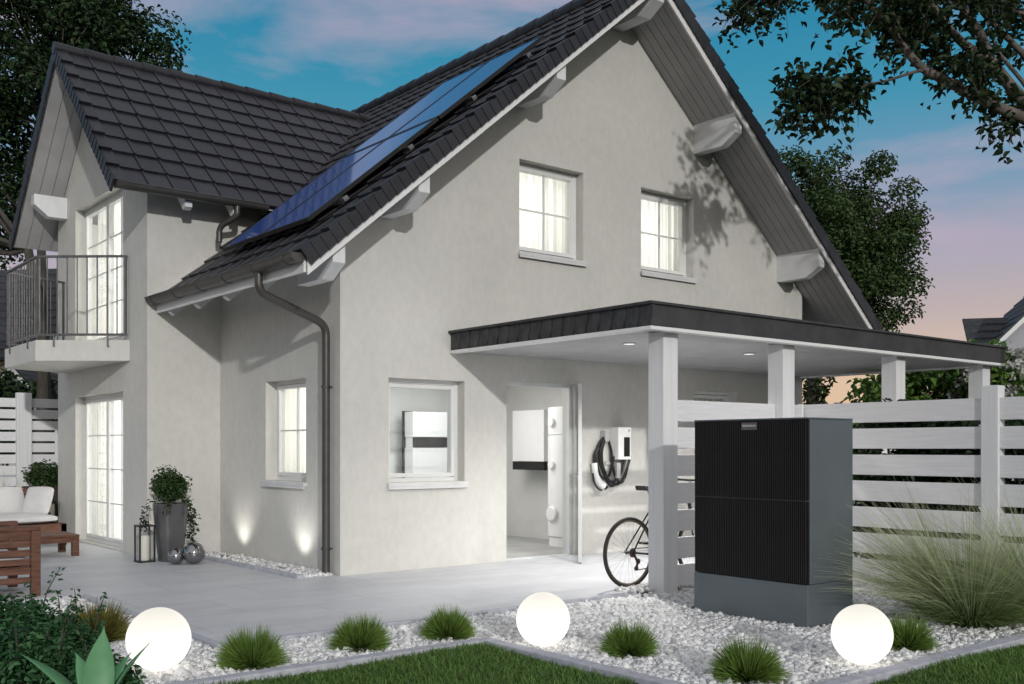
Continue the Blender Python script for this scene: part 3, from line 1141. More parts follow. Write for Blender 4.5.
# rafter tails under the left eave
for i in range(4):
    y = 0.35 + i * .82
    mb = MB()
    za = soffit_z(-.76) - .026
    zb = soffit_z(-.02) - .026
    mb.prism([(-.76, za - .07), (-.70, za - .11), (-.02, zb - .13), (-.02, zb), (-.76, za)], 'y', y, y + .09)
    mb.build('rafter_tail', M['white_wood'], house)
for i in range(2):
    x = -0.62 + i * .62
    mb = MB()
    mb.prism([(WE + .03, wz - .10), (WE + .10, wz - .13), (WY0 - .01, wz + .18), (WY0 - .01, wz + .36), (WE + .03, wz + .005)], 'x', x, x + .09)
    mb.build('rafter_tail', M['white_wood'], house)


# ---- gutters
def half_gutter(mb, a, b, r):
    a, b = V(a), V(b)
    d = (b - a).normalized()
    side = d.cross(V((0, 0, 1)))
    n = 12
    vs, fs = [], []
    for p in (a, b):
        for rr in (r, r - .006):
            for k in range(n + 1):
                t = PI * k / n
                vs.append(p + side * (-math.cos(t) * rr) + V((0, 0, -math.sin(t) * rr)))
    m_ = n + 1
    for k in range(n):
        fs.append((k, k + 1, 2 * m_ + k + 1, 2 * m_ + k))
        fs.append((m_ + k, m_ + k + 1, 3 * m_ + k + 1, 3 * m_ + k))
    for e in (0, 2 * m_):
        fs.append(tuple(e + k for k in range(m_)))
    for k in (0, n):
        fs.append((k, m_ + k, 3 * m_ + k, 2 * m_ + k))
    mb.add(vs, fs)
    for sgn in (-1, 1):
        mb.tube([a + side * r * sgn, b + side * r * sgn], .010, 8)


mb = MB()
half_gutter(mb, (-.895, -.80, 3.19), (-.895, 3.06, 3.19), .085)
g = mb.build('gutter', M['zinc'], house, smooth=True)
for i in range(6):
    y = -.6 + i * .7
    mb = MB()
    mb.tube([(-.895 + .088 * math.cos(t), y, 3.19 + .088 * math.sin(t)) for t in [PI + PI * k / 8 for k in range(9)]], .006, 6)
    mb.build('bracket', M['zinc'], g)
mb = MB()
half_gutter(mb, (WXE + .02, WE - .05, wz + .045), (0.42, WE - .05, wz + .045), .075)
mb.build('gutter', M['zinc'], house, smooth=True)


def smooth_path(pts, n=6):
    """rounded corners for pipes (Catmull through midpoints)."""
    pts = [V(p) for p in pts]
    out = [pts[0]]
    for i in range(1, len(pts) - 1):
        a, b, c = pts[i - 1], pts[i], pts[i + 1]
        r = min((b - a).length, (c - b).length) * .45
        r = min(r, .12)
        p0 = b + (a - b).normalized() * r
        p1 = b + (c - b).normalized() * r
        for k in range(n + 1):
            t = k / n
            out.append(p0 * (1 - t) ** 2 + b * 2 * t * (1 - t) + p1 * t * t)
    out.append(pts[-1])
    return out


mb = MB()
mb.tube(smooth_path([(-.895, .06, 3.13), (-.895, .06, 2.92), (-.08, .16, 2.66), (-.08, .16, 0.0)]), .043, 14)
dp = mb.build('downpipe', M['zinc'], house, smooth=True)
for z in (2.0, .28):
    mb = MB()
    mb.lathe([(.047, -.012), (.052, -.012), (.052, .012), (.047, .012)], (-.08, .16, z), 16)
    mb.tube([(-.08, .16, z), (0, .16, z)], .006, 6)
    mb.tube([(-.08, .11, z), (-.08, .05, z)], .007, 6)
    mb.build('clamp', M['zinc'], dp)
mb = MB()
mb.tube(smooth_path([(.02, WE - .05, wz - .02), (.02, WE - .05, wz - .14), (-.12, WE + .18, wz - .26), (-.12, WE + .18, 3.95)]), .038, 12)
mb.build('downpipe', M['zinc'], house, smooth=True)


# ---- windows. u along the wall, w outward, v up
TG = Matrix(((1, 0, 0, 0), (0, -1, 0, 0), (0, 0, 1, 0), (0, 0, 0, 1)))


def TX_(x):
    return Matrix(((0, -1, 0, x), (1, 0, 0, 0), (0, 0, 1, 0), (0, 0, 0, 1)))


def ring(mb, u0, u1, v0, v1, b, w0, w1, vb=None):
    vb = b if vb is None else vb
    mb.box(u0, u0 + b, w0, w1, v0, v1)
    mb.box(u1 - b, u1, w0, w1, v0, v1)
    mb.box(u0 + b, u1 - b, w0, w1, v0, v0 + vb)
    mb.box(u0 + b, u1 - b, w0, w1, v1 - b, v1)


def window(T, u0, u1, v0, v1, cols=2, rows=2, leaves=1, lit=18, name='window', cloth=True, dep=.14, sill=True, seed=0, cw=-.36, lw_=-1.0):
    mb = MB(T)
    fw = .048
    ring(mb, u0 - .004, u1 + .004, v0 - .004, v1 + .004, fw, -dep - .075, -dep)
    wnd = mb.build(name, M['frame_white'], house, bevel=.004)
    lw = (u1 - u0 - 2 * fw) / leaves
    for k in range(leaves):
        a = u0 + fw + k * lw + .003
        b = a + lw - .006
        c, d = v0 + fw + .003, v1 - fw - .003
        sb = .044
        mb = MB(T)
        ring(mb, a, b, c, d, sb, -dep - .065, -dep + .012)
        s = mb.build('sash', M['frame_white'], wnd, bevel=.004)
        if cols > 1 or rows > 1:
            mb = MB(T)
            for i in range(1, cols):
                u = a + sb + (b - a - 2 * sb) * i / cols
                mb.box(u - .009, u + .009, -dep - .038, -dep - .012, c + sb, d - sb)
            for j in range(1, rows):
                v = c + sb + (d - c - 2 * sb) * j / rows
                mb.box(a + sb, b - sb, -dep - .0375, -dep - .0125, v - .009, v + .009)
            mb.build('glazing_bar', M['frame_white'], wnd)
        mb = MB(T)
        mb.box(a + sb - .005, b - sb + .005, -dep - .030, -dep - .022, c + sb - .005, d - sb + .005)
        mb.build('pane', M['glass'], wnd)
    if sill:
        mb = MB(T)
        mb.box(u0 - .025, u1 + .025, -dep + .002, .045, v0 - .045, v0 - .006)
        mb.box(u0 - .025, u1 + .025, .030, .047, v0 - .075, v0 - .0455)
        mb.build('sill', M['sill'], wnd, bevel=.003)
    if cloth:
        rng = np.random.default_rng(seed + 40)
        n = 160
        us = np.linspace(u0 - .1, u1 + .1, n)
        ph = rng.uniform(0, 6, 4)
        ww = cw + .022 * np.sin(us * 46 + ph[0] + 1.4 * np.sin(us * 7 + ph[2])) + .012 * np.sin(us * 91 + ph[1])
        vs, fs = [], []
        for j, v in enumerate((v0 - .15, (v0 + v1) / 2, v1 + .1)):
            k = (1.12, 1.0, .8)[j]
            vs += [(u, cw + (q - cw) * k, v) for u, q in zip(us, ww)]
        for j in range(2):
            for i in range(n - 1):
                fs.append((j * n + i, j * n + i + 1, (j + 1) * n + i + 1, (j + 1) * n + i))
        mb = MB(T)
        mb.add(vs, fs)
        mb.build('curtain', M['curtain'], wnd, smooth='all')
        if lit:
            ctr = T @ V(((u0 + u1) / 2, lw_, (v0 + v1) / 2 + .1))
            dr_ = (T.to_3x3() @ V((0, 1, 0)))
            lamp_area('room_light', ctr, dr_, (u1 - u0) + .2, (v1 - v0) + .2, lit * (u1 - u0) * (v1 - v0), (1, .975, .92))
    return wnd


window(TG, *G1, lit=20, seed=1)
window(TG, *G2, lit=20, seed=2)
window(TX_(0), *LW, lit=11, seed=3, cw=-.27, lw_=-.44)
window(TG, *GW, cols=1, rows=1, cloth=False, seed=4)
window(TG, *GC, cols=1, rows=1, lit=0, seed=8)
window(TX_(WX), *FD, cols=2, rows=4, leaves=2, lit=21, name='french_door', dep=.14, sill=False, seed=5)
window(TX_(WX), *UD, cols=2, rows=4, leaves=2, lit=21, name='french_door', dep=.14, sill=False, seed=6)

# ---- technical room behind the gable: door, lining
mb = MB()
fx0, fx1, _, fz = GD
ring(mb, fx0, fx1, -0.01, fz, .045, 0.06, 0.12, vb=.02)
door = mb.build('door', M['sill'], house, bevel=.003)
ang = math.radians(227)
hx, hy = fx1 + .06, -0.03
TD = Matrix.Translation((hx, hy, 0)) @ Matrix.Rotation(ang, 4, 'Z')
mb = MB(TD)
ring(mb, .01, 1.0, .015, 2.10, .05, -.022, .022)
leaf = mb.build('door_leaf', M['sill'], door, bevel=.003)
mb = MB(TD)
mb.box(.055, .955, -.006, .006, .06, 2.055)
mb.build('pane', M['glass'], door)
mb = MB(TD)
for s in (-1, 1):
    mb.tube([(.965, .02 * s, 1.02), (.965, .065 * s, 1.02), (.84, .065 * s, 1.02)], .010, 8)
mb.build('handle', M['steel'], door, smooth=True)
# room lining
RXR, RYB = 4.52, 3.0
mb = MB()
mb.box(0.225, RXR, 0.245, RYB, -0.03, 0.004)
mb.build('room_floor', M['room_floor'], house)
mb = MB()
mb.box(0.225, RXR, RYB + .002, RYB + .06, -0.03, 2.6)
mb.box(RXR + .002, RXR + .06, 0.245, RYB, -0.03, 2.6)
mb.box(0.46, 0.49, 0.245, RYB, 0.005, 2.6)
mb.box(0.492, RXR, 0.245, RYB, 2.50, 2.55)
mb.build('room_lining', M['room_wall'], house)
lamp_area('room_light', (2.2, 1.5, 2.47), (0, 0, -1), 2.4, 1.4, 64, (1, .99, .965))
# lamp body the light comes from
t = MB()
t.box(1.0, 3.4, .8, 2.2, 2.478, 2.498)
t.build('ceiling_lamp', M['white_gloss'], house)

# ---- balcony
BZ0, BZ1 = 2.46, 2.73
by0, by1 = 3.70, 6.50
bpoly = [(WX - .002, by0), (-1.88, 4.47), (-1.88, 6.05), (WX - .002, by1)]
mb = MB()
mb.prism(bpoly, 'z', BZ0, BZ1)
balc = mb.build('balcony', M['stucco'], house, bevel=.01)
rail_pts = [V((WX - .03, by0 + .03, 0)), V((-1.85, 4.49, 0)), V((-1.85, 6.02, 0)), V((WX - .03, by1 - .03, 0))]
RT, RB = 3.80, 2.80
for a, b in zip(rail_pts[:-1], rail_pts[1:]):
    d = (b - a)
    L = d.length
    d.normalize()
    sd = V((-d.y, d.x, 0))

    def bar(mb, p, q, hw, hz):
        mb.hexa([p - sd * hw - V((0, 0, hz)), q - sd * hw - V((0, 0, hz)), q + sd * hw - V((0, 0, hz)), p + sd * hw - V((0, 0, hz)),
                 p - sd * hw + V((0, 0, hz)), q - sd * hw + V((0, 0, hz)), q + sd * hw + V((0, 0, hz)), p + sd * hw + V((0, 0, hz))])
    mb = MB()
    bar(mb, a + V((0, 0, RT)), b + V((0, 0, RT)), .022, .014)
    mb.build('handrail', M['railing'], balc, bevel=.003)
    mb = MB()
    bar(mb, a + V((0, 0, RB)), b + V((0, 0, RB)), .02, .014)
    mb.build('bottom_rail', M['railing'], balc, bevel=.003)
    nbal = int(L / .118)
    for i in range(1, nbal):
        p = a + d * L * i / nbal
        mb = MB()
        mb.tube([p + V((0, 0, RB)), p + V((0, 0, RT))], .0085, 6)
        mb.build('baluster', M['railing'], balc)
    for q in (a, b):
        mb = MB()
        q = q + d * (.02 if q is a else -.02)
        mb.hexa([q + d * sx * .012 + sd * sy * .012 + V((0, 0, z)) for z in (RB, RT) for sx, sy in ((-1, -1), (1, -1), (1, 1), (-1, 1))])
        mb.build('post', M['railing'], balc)
    out = V((d.y, -d.x, 0))
    if out.dot((a + b) / 2 - V((WX, 5, 0))) < 0:
        out = -out
    for fr in (.2, .8):
        q = a + d * L * fr + out * .045
        mb = MB()
        mb.tube([q + V((0, 0, RB)), q + V((0, 0, RB - .15)), q + V((0, 0, RB - .15)) - out * .04], .011, 6)
        mb.build('bracket', M['railing'], balc)
# ------------------------------------------------------------------ things inside the technical room
t = thing('heating_unit', (2.92, 2.8, 1.0), 'white wall hung heating unit with black band seen through the ground floor window', 'heating unit', 'white heating units in the technical room')
mb = MB()
mb.box(2.63, 3.22, 2.58, 2.80, 0.55, 1.355)
mb.box(2.63, 3.22, 2.58, 2.80, 1.505, 1.865)
mb.box(2.645, 3.205, 2.60, 2.80, 1.355, 1.505)
mb.build('casing', M['white_gloss'], t, bevel=.006)
mb = MB()
mb.box(2.632, 3.218, 2.572, 2.599, 1.36, 1.50)
mb.build('display_band', M['black_plastic'], t, bevel=.003)
mb = MB()
mb.box(2.61, 3.24, 2.802, 2.835, 0.52, 1.878)
mb.build('wall_frame', M['black_plastic'], t)
t = thing('heating_unit', (4.36, 2.0, 1.0), 'white wall hung heating unit with dark lower strip seen through the open doorway', 'heating unit', 'white heating units in the technical room')
mb = MB()
mb.box(4.2, RXR, 1.58, 2.29, 1.155, 1.90)
mb.build('casing', M['white_gloss'], t, bevel=.006)
mb = MB()
mb.box(4.2, RXR, 1.582, 2.288, 1.03, 1.152)
mb.build('display_band', M['black_plastic'], t, bevel=.004)
t = thing('storage_tank', (4.15, 1.0, 0.1), 'tall white cylindrical hot water tank with round caps inside the doorway', 'tank')
mb = MB()
mb.lathe([(.272, .13), (.285, .143), (.285, .16), (.285, 1.50), (.285, 1.518), (.279, 1.524)], (4.15, 1.0, 0), 40)
mb.lathe([(.279, 1.530), (.285, 1.536), (.285, 1.55), (.285, 1.88), (.285, 1.90), (.272, 1.913), (.20, 1.918)], (4.15, 1.0, 0), 40)
mb.build('tank_body', M['white_gloss'], t, smooth=True)
mb = MB()
mb.lathe([(.268, .004), (.268, .128)], (4.15, 1.0, 0), 32)
mb.build('tank_base', M['white_gloss'], t, smooth=True)
dv = V((CAMP.x - 4.15, CAMP.y - 1.0, 0)).normalized()
dv = (Matrix.Rotation(math.radians(-50), 3, 'Z') @ dv)
for z, r in ((.45, .105), (1.12, .062), (1.70, .062)):
    mb = MB(Matrix.Translation(V((4.15, 1.0, z)) + dv * .27) @ dv.to_track_quat('Z', 'Y').to_matrix().to_4x4())
    mb.lathe([(r, 0), (r, .04), (r * .85, .055), (.001, .057)], (0, 0, 0), 28)
    mb.build('cap', M['white_gloss'], t, smooth=True)

# ------------------------------------------------------------------ CARPORT CANOPY
CX0, CX1, CY0, CZ0, CZ1 = 1.42, 8.16, -3.13, 2.44, 2.66
cp = thing('carport', (4.8, -1.6, 0), 'flat white and slate carport canopy on square posts against the gable', 'carport')
mb = MB()
mb.box(CX0 + .06, CX1 - .06, CY0 + .06, -0.004, CZ0 + .03, CZ1 - .02)
mb.build('canopy_roof', M['fascia_metal'], cp)
mb = MB()
ny = 22
for i in range(ny):          # ceiling boards along x
    ya = CY0 + .09 + (-.006 - CY0 - .09) * i / ny
    yb = CY0 + .09 + (-.006 - CY0 - .09) * (i + 1) / ny - .007
    mb.box(CX0 + .09, CX1 - .09, ya, yb, CZ0 + .012, CZ0 + .028)
mb.build('ceiling', M['soffit'], cp)
mb = MB()
mb.box(CX0 - .005, CX1 + .005, CY0 - .005, CY0 + .085, CZ0 - .012, CZ0 + .022)
mb.box(CX0 - .005, CX0 + .085, CY0 + .087, -.005, CZ0 - .012, CZ0 + .022)
mb.box(CX1 - .085, CX1 + .005, CY0 + .087, -.005, CZ0 - .012, CZ0 + .022)
mb.build('trim', M['trim_white'], cp, bevel=.004)
mb = MB()       # slate shingles on the end, lapped, curved cut edges
nsh = 18
Ls = (-.006 - CY0) / nsh
for i in range(nsh):
    y1_ = -.006 - i * Ls
    y0_ = y1_ - Ls * 1.12
    pr = []
    for k in range(7):
        q = k / 6
        pr.append((y0_ + .03 * (1 - math.cos(q * PI / 2)) * 0 + .045 * (1 - q) ** 2 * 1.0 - .0, CZ0 + .026 + (CZ1 - CZ0 - .03) * q))
    vs = [(CX0 + .0, p[0], p[1]) for p in pr] + [(CX0 + .011, y1_, CZ1 - .004), (CX0 + .011, y1_, CZ0 + .026)]
    vb = [(CX0 + .02, p[0], p[1]) for p in pr] + [(CX0 + .045, y1_, CZ1 - .004), (CX0 + .045, y1_, CZ0 + .026)]
    n = len(vs)
    mb.add(vs + vb, [tuple(range(n)), tuple(reversed(range(n, 2 * n)))] + [(a, (a + 1) % n, n + (a + 1) % n, n + a) for a in range(n)])
mb.build('shingle_fascia', M['slate'], cp)
mb = MB()
nfs = 1
for i in range(nfs):
    xa = CX0 + .0 + (CX1 - CX0) * i / nfs
    xb = CX0 + .0 + (CX1 - CX0) * (i + 1) / nfs
    mb.box(xa + .0015, xb - .0015, CY0 - .003 + .004 * (i % 2), CY0 + .05, CZ0 + .026, CZ1 - .004)
    xx = CX1
mb.box(CX1 - .05, CX1 + .003, CY0 + .052, -.006, CZ0 + .026, CZ1 - .004)
mb.build('front_fascia', M['fascia_metal'], cp)
mb = MB()
mb.box(CX0 - .03, CX1 + .03, CY0 - .03, CY0 + .09, CZ1 - .002, CZ1 + .026)
mb.box(CX0 - .03, CX0 + .09, CY0 + .092, -.006, CZ1 - .002, CZ1 + .026)
mb.box(CX1 - .09, CX1 + .03, CY0 + .092, -.006, CZ1 - .002, CZ1 + .026)
mb.build('cap_strip', M['fascia_metal'], cp, bevel=.006)
for x in (1.745, 3.58, 5.77, 7.86):
    mb = MB()
    mb.box(x, x + .20, -2.985, -2.785, -.04, CZ0 + .008)
    mb.build('post', M['post_paint'], cp, bevel=.008)
for x, y in ((2.32, -1.97), (4.23, -2.03)):
    mb = MB()
    mb.lathe([(.062, -.004), (.075, .0), (.075, .012), (.06, .012)], (x, y, CZ0 + .002), 28)
    d = mb.build('downlight', M['steel'], cp, smooth=True)
    mb = MB()
    mb.lathe([(.056, -.006), (.056, -.002)], (x, y, CZ0 + .003), 28)
    mb.build('lens', M['spot_disc'], d)
    sl = bpy.data.lights.new('downlight_beam', 'SPOT')
    sl.energy = 250
    sl.spot_size = math.radians(150)
    sl.spot_blend = 1.0
    sl.shadow_soft_size = .05
    sl.color = (1, .97, .92)
    so = bpy.data.objects.new('downlight_beam', sl)
    COL.objects.link(so)
    so.location = (x, y, CZ0 - .06)


# ------------------------------------------------------------------ FENCES
def plank_run(mb, a, b, zs, h, th):
    a, b = V(a), V(b)
    d = (b - a).normalized()
    s = V((-d.y, d.x, 0)) * th / 2
    for z in zs:
        mb.hexa([a - s + V((0, 0, z)), b - s + V((0, 0, z)), b + s + V((0, 0, z)), a + s + V((0, 0, z)),
                 a - s + V((0, 0, z + h)), b - s + V((0, 0, z + h)), b + s + V((0, 0, z + h)), a + s + V((0, 0, z + h))])


PZ = [1.608 - .265 * k for k in range(7)]
PH = .205
f1 = thing('fence', (2.8, -2.87, 0), 'white slatted fence panel between two carport posts behind the heat pump', 'fence', 'white slatted fences')
mb = MB()
plank_run(mb, (1.947, -2.87, 0), (3.579, -2.87, 0), PZ, PH, .03)
mb.build('slat_panel', M['fence_paint'], f1, bevel=.004)
f2 = thing('fence', (3.93, -5, 0), 'white slatted fence with a post running forward beside the tall grass', 'fence', 'white slatted fences')
mb = MB()
plank_run(mb, (3.965, -2.75, 0), (3.965, -4.919, 0), PZ, PH, .03)
plank_run(mb, (3.965, -5.087, 0), (3.965, -7.4, 0), PZ, PH, .03)
mb.build('slat_panel', M['fence_paint'], f2, bevel=.004)
for y0_, y1_ in ((-5.086, -4.92), (-7.55, -7.401)):
    mb = MB()
    mb.box(3.92, 4.05, y0_, y1_, -.1, 1.925)
    mb.build('post', M['post_paint'], f2, bevel=.008)
mb = MB()
mb.box(3.895, 3.93, -2.99, -2.93, -.05, 1.82)
mb.build('batten', M['fence_paint'], f2, bevel=.003)
f3 = thing('fence', (-3, 8.0, 0), 'white slatted fence with wide post at the far left behind the sofa', 'fence', 'white slatted fences')
ZL = [1.995 - .178 * k for k in range(12)]
mb = MB()
plank_run(mb, (-9, 8.0, 0), (-1.275, 8.0, 0), ZL, .142, .025)
plank_run(mb, (-1.045, 8.0, 0), (0.5, 8.0, 0), ZL, .142, .025)
mb.build('slat_panel', M['fence_paint'], f3, bevel=.003)
for x in (-1.27, -3.4, -5.6):
    mb = MB()
    mb.box(x, x + .222, 7.94, 8.06, -.02, 2.225)
    mb.build('post', M['post_paint'], f3, bevel=.006)

# ------------------------------------------------------------------ HEAT PUMP
hx0, hx1, hy0, hy1 = 1.268, 1.880, -4.90, -3.765
hp = thing('heat_pump', (1.58, -4.33, 0), 'tall dark grey outdoor heat pump with black ribbed front on white gravel', 'heat pump')
mb = MB()
mb.box(hx0 + .004, hx1, hy0, hy1, -.06, .298)
mb.build('plinth', M['hp_grey'], hp, bevel=.006)
mb = MB()
mb.box(hx0 + .035, hx1, hy0, hy1, .301, 1.572)
mb.box(hx0 + .004, hx1 + .002, hy0 - .002, hy1 + .002, 1.5725, 1.586)
mb.build('casing', M['hp_grey'], hp, bevel=.006)
for z0_, z1_ in ((.305, .938), (.946, 1.570)):
    mb = MB()
    mb.box(hx0 + .018, hx0 + .034, hy0 + .004, hy1 - .004, z0_, z1_)
    nf = 62
    for i in range(nf):
        y = hy0 + .010 + (hy1 - hy0 - .020) * (i + .5) / nf
        mb.box(hx0, hx0 + .0178, y - .0048, y + .0048, z0_, z1_)
    mb.build('grille', M['hp_black'], hp)
mb = MB()
mb.box(hx0 + .012, hx0 + .034, hy0 + .005, hy1 - .005, .9385, .9455)
mb.build('seam', M['plate'], hp)
mb = MB()
mb.box(hx0 - .006, hx0 + .004, -4.425, -4.275, 1.495, 1.555)
badge = mb.build('badge', M['plate'], hp, bevel=.002)
tx = bpy.data.curves.new('badge_lettering', 'FONT')
tx.body = 'VIESSMANN'
tx.size = .026
tx.align_x = 'CENTER'
tx.align_y = 'CENTER'
tx.extrude = .0012
to = bpy.data.objects.new('badge_lettering_source', tx)
COL.objects.link(to)
dg = bpy.context.evaluated_depsgraph_get()
me = bpy.data.meshes.new_from_object(to.evaluated_get(dg))
bpy.data.objects.remove(to)
RT_ = Matrix.Translation((hx0 - .0075, -4.35, 1.527)) @ Matrix(((0, 0, -1, 0), (-1, 0, 0, 0), (0, 1, 0, 0), (0, 0, 0, 1)))
me.transform(RT_)
me.materials.clear()
me.materials.append(M['letter'])
lo_ = bpy.data.objects.new('badge_lettering', me)
COL.objects.link(lo_)
attach(lo_, badge)

# ------------------------------------------------------------------ EV CHARGER on the gable wall
wb = thing('wall_charger', (4.0, 0, 1.4), 'white car charging box with coiled black cable on the wall by the door', 'wall charger')
mb = MB()
mb.box(3.965, 4.20, -.165, -.004, 1.20, 1.62)
mb.build('casing', M['white_gloss'], wb, bevel=.012)
mb = MB()
mb.box(4.06, 4.165, -.173, -.1655, 1.24, 1.49)
mb.build('display', M['black_plastic'], wb, bevel=.004)
mb = MB()
mb.lathe([(.016, 0), (.016, -.008), (.001, -.009)], (4.15, -.1655, 1.575), 16, axis='y')
mb.build('status_light', M['grey_plastic'], wb, smooth=True)
mb = MB(Matrix.Translation((.09, 0, .01)))
mb.box(3.70, 3.77, -.10, -.004, 1.42, 1.56)
mb.build('cable_hook', M['grey_plastic'], wb, bevel=.006)


def hang(xa, za, xb, zb, low, y, n=22, bulge=0.0):
    pts = []
    for i in range(n + 1):
        q = i / n
        x = xa + (xb - xa) * (q ** 1.0) + bulge * math.sin(PI * q)
        z = (za + (zb - za) * q) - low * (1 - (2 * q - 1) ** 4) * 1.0
        pts.append((x, y + .01 * math.sin(6 * q), z))
    return pts


mb = MB(Matrix.Translation((.09, 0, .01)))
loops = [(3.60, 3.86, .32, -.05), (3.63, 4.05, .36, -.075), (3.68, 4.02, .42, -.055), (3.66, 4.12, .40, -.085), (3.86, 4.14, .38, -.06)]
for k, (xa, xb, low, y) in enumerate(loops):
    p = [(3.735, -.07, 1.50), ((3.735 + xa) / 2, y, 1.43), (xa - .01, y, 1.30), (xa, y, 1.12)] + \
        [(xa + (xb - xa) * q, y - .015 * math.sin(PI * q), 1.08 - (low - .18) * math.sin(PI * q) ** .8) for q in (.2, .4, .6, .8)] + \
        [(xb, y - .02, 1.14), (xb + .02, y - .03, 1.24), (4.11, -.12, 1.23)]
    mb.tube(smooth_path(p, 4), .017, 8)
mb.build('cable', M['black_plastic'], wb, smooth=True)
mb = MB(Matrix.Translation((.09, 0, .01)))
mb.tube(smooth_path([(3.535, -.07, 1.15), (3.545, -.075, 1.0), (3.60, -.085, .90), (3.68, -.09, .85)]), [.040] * 3 + [.042] * 4 + [.046] * 9, 12)
mb.build('plug', M['white_gloss'], wb, smooth=True)
mb = MB(Matrix.Translation((.09, 0, .01)))
mb.tube(smooth_path([(3.615, -.06, 1.34), (3.55, -.065, 1.26), (3.533, -.07, 1.13)]), .020, 8)
mb.tube([(3.66, -.09, .87), (3.72, -.093, .83)], .034, 12)
mb.tube(smooth_path([(3.50, -.08, 1.02), (3.51, -.09, .90), (3.57, -.10, .82), (3.64, -.10, .80)]), .012, 8)
mb.build('plug_grip', M['black_plastic'], wb, smooth=True)
mb = MB(Matrix.Translation((.09, 0, .01)))
mb.box(3.78, 3.98, -.03, -.004, 1.12, 1.17)
mb.box(3.90, 3.97, -.11, -.004, .95, 1.15)
mb.build('plug_holder', M['grey_plastic'], wb, bevel=.006)

# ------------------------------------------------------------------ BICYCLE leaning on the fence
bk = thing('bicycle', (2.07, -2.58, 0), 'black bicycle parked behind the front carport post', 'bicycle')
BY = -2.60
BX = .10
rw, fw_ = V((1.575 + BX, BY, .345)), V((2.60 + BX, BY, .345))


def wheel(c, rear):
    mb = MB()
    mb.torus(c, .325, .0165, 'y', 56, 10)
    t_ = mb.build('wheel', M['rubber'], bk, smooth='all')
    mb = MB()
    mb.torus(c, .308, .0125, 'y', 56, 8)
    mb.build('rim', M['tan_wall'], t_, smooth='all')
    mb = MB()
    for i in range(28):
        a = 2 * PI * i / 28
        o = .3 if i % 4 < 2 else -.3
        sgn = .022 if i % 2 else -.022
        mb.tube([(c.x + .018 * math.cos(a + o * 3), c.y + sgn, c.z + .018 * math.sin(a + o * 3)), (c.x + .302 * math.cos(a), c.y, c.z + .302 * math.sin(a))], .0014, 4)
    mb.build('spokes', M['steel'], t_)
    mb = MB()
    mb.lathe([(.012, -.05), (.022, -.03), (.014, -.02), (.014, .02), (.022, .03), (.012, .05)], c, 16, axis='y')
    mb.build('hub', M['black_plastic'], t_, smooth=True)


wheel(rw, True)
wheel(fw_, False)
bb = V((2.02 + BX, BY, .29))
st_top = V((1.89 + BX, BY, .80))
hd_top, hd_bot = V((2.42 + BX, BY, .86)), V((2.46 + BX, BY, .72))
mb = MB()
mb.tube([bb, st_top], .016, 10)
mb.tube([st_top + V((.01, 0, -.02)), hd_top], .015, 10)
mb.tube([bb, hd_bot], .018, 10)
mb.tube([hd_top + V((-.01, 0, .03)), hd_bot + V((.01, 0, -.03))], .019, 10)
for s in (-1, 1):
    mb.tube([rw + V((0, .055 * s, 0)), bb + V((0, .03 * s, 0))], .010, 8)
    mb.tube([rw + V((0, .055 * s, 0)), st_top + V((0, .02 * s, -.06))], .008, 8)
    mb.tube(smooth_path([hd_bot + V((.012, .02 * s, -.05)), fw_ + V((-.08, .05 * s, .22)), fw_ + V((0, .05 * s, 0))]), .010, 8)
mb.tube([st_top, st_top + V((-.045, 0, .14))], .012, 10)
mb.build('frame', M['bike_frame'], bk, smooth=True)
mb = MB()
sx, sz = 1.87 + BX, .955
mb.hexa([(sx - .13, BY - .075, sz - .02), (sx + .17, BY - .018, sz - .025), (sx + .17, BY + .018, sz - .025), (sx - .13, BY + .075, sz - .02),
         (sx - .15, BY - .07, sz + .03), (sx + .17, BY - .014, sz + .005), (sx + .17, BY + .014, sz + .005), (sx - .15, BY + .07, sz + .03)])
mb.build('saddle', M['black_plastic'], bk, bevel=.012)
mb = MB()
mb.tube([hd_top, hd_top + V((-.02, 0, .12)), hd_top + V((.05, 0, .16))], .013, 8)
mb.tube(smooth_path([(2.34 + BX, BY - .27, 1.02), (2.44 + BX, BY - .20, 1.03), (2.47 + BX, BY, 1.02), (2.44 + BX, BY + .20, 1.03), (2.34 + BX, BY + .27, 1.02)]), .012, 8)
mb.build('handlebar', M['black_plastic'], bk, smooth=True)
mb = MB()
mb.lathe([(.088, -.003), (.092, 0), (.088, .003)], bb + V((0, -.045, 0)), 28, axis='y')
mb.tube([bb + V((0, -.05, 0)), bb + V((.12, -.06, -.12))], .009, 6)
mb.tube([bb + V((0, .05, 0)), bb + V((-.12, .06, .12))], .009, 6)
for s, p in ((-1, bb + V((.12, -.10, -.12))), (1, bb + V((-.12, .10, .12)))):
    mb.box(p.x - .045, p.x + .045, p.y - .04, p.y + .04, p.z - .01, p.z + .01)
mb.build('crank', M['black_plastic'], bk)
mb = MB()
for r_, y in ((.045, -.05), (.038, -.044), (.030, -.038)):
    mb.lathe([(r_, -.002), (r_, .002)], rw + V((0, y, 0)), 20, axis='y')
mb.tube([rw + V((.01, -.055, -.01)), rw + V((.06, -.06, -.09)), rw + V((.04, -.06, -.15))], .012, 6)
mb.lathe([(.026, -.006), (.026, .006)], rw + V((.065, -.06, -.085)), 16, axis='y')
mb.lathe([(.024, -.006), (.024, .006)], rw + V((.04, -.06, -.15)), 16, axis='y')
mb.tube([rw + V((.02, -.048, .04)), bb + V((0, -.046, .09))], .005, 4)
mb.tube([rw + V((.05, -.055, -.17)), bb + V((0, -.046, -.09))], .005, 4)
mb.build('derailleur', M['cassette'], bk)

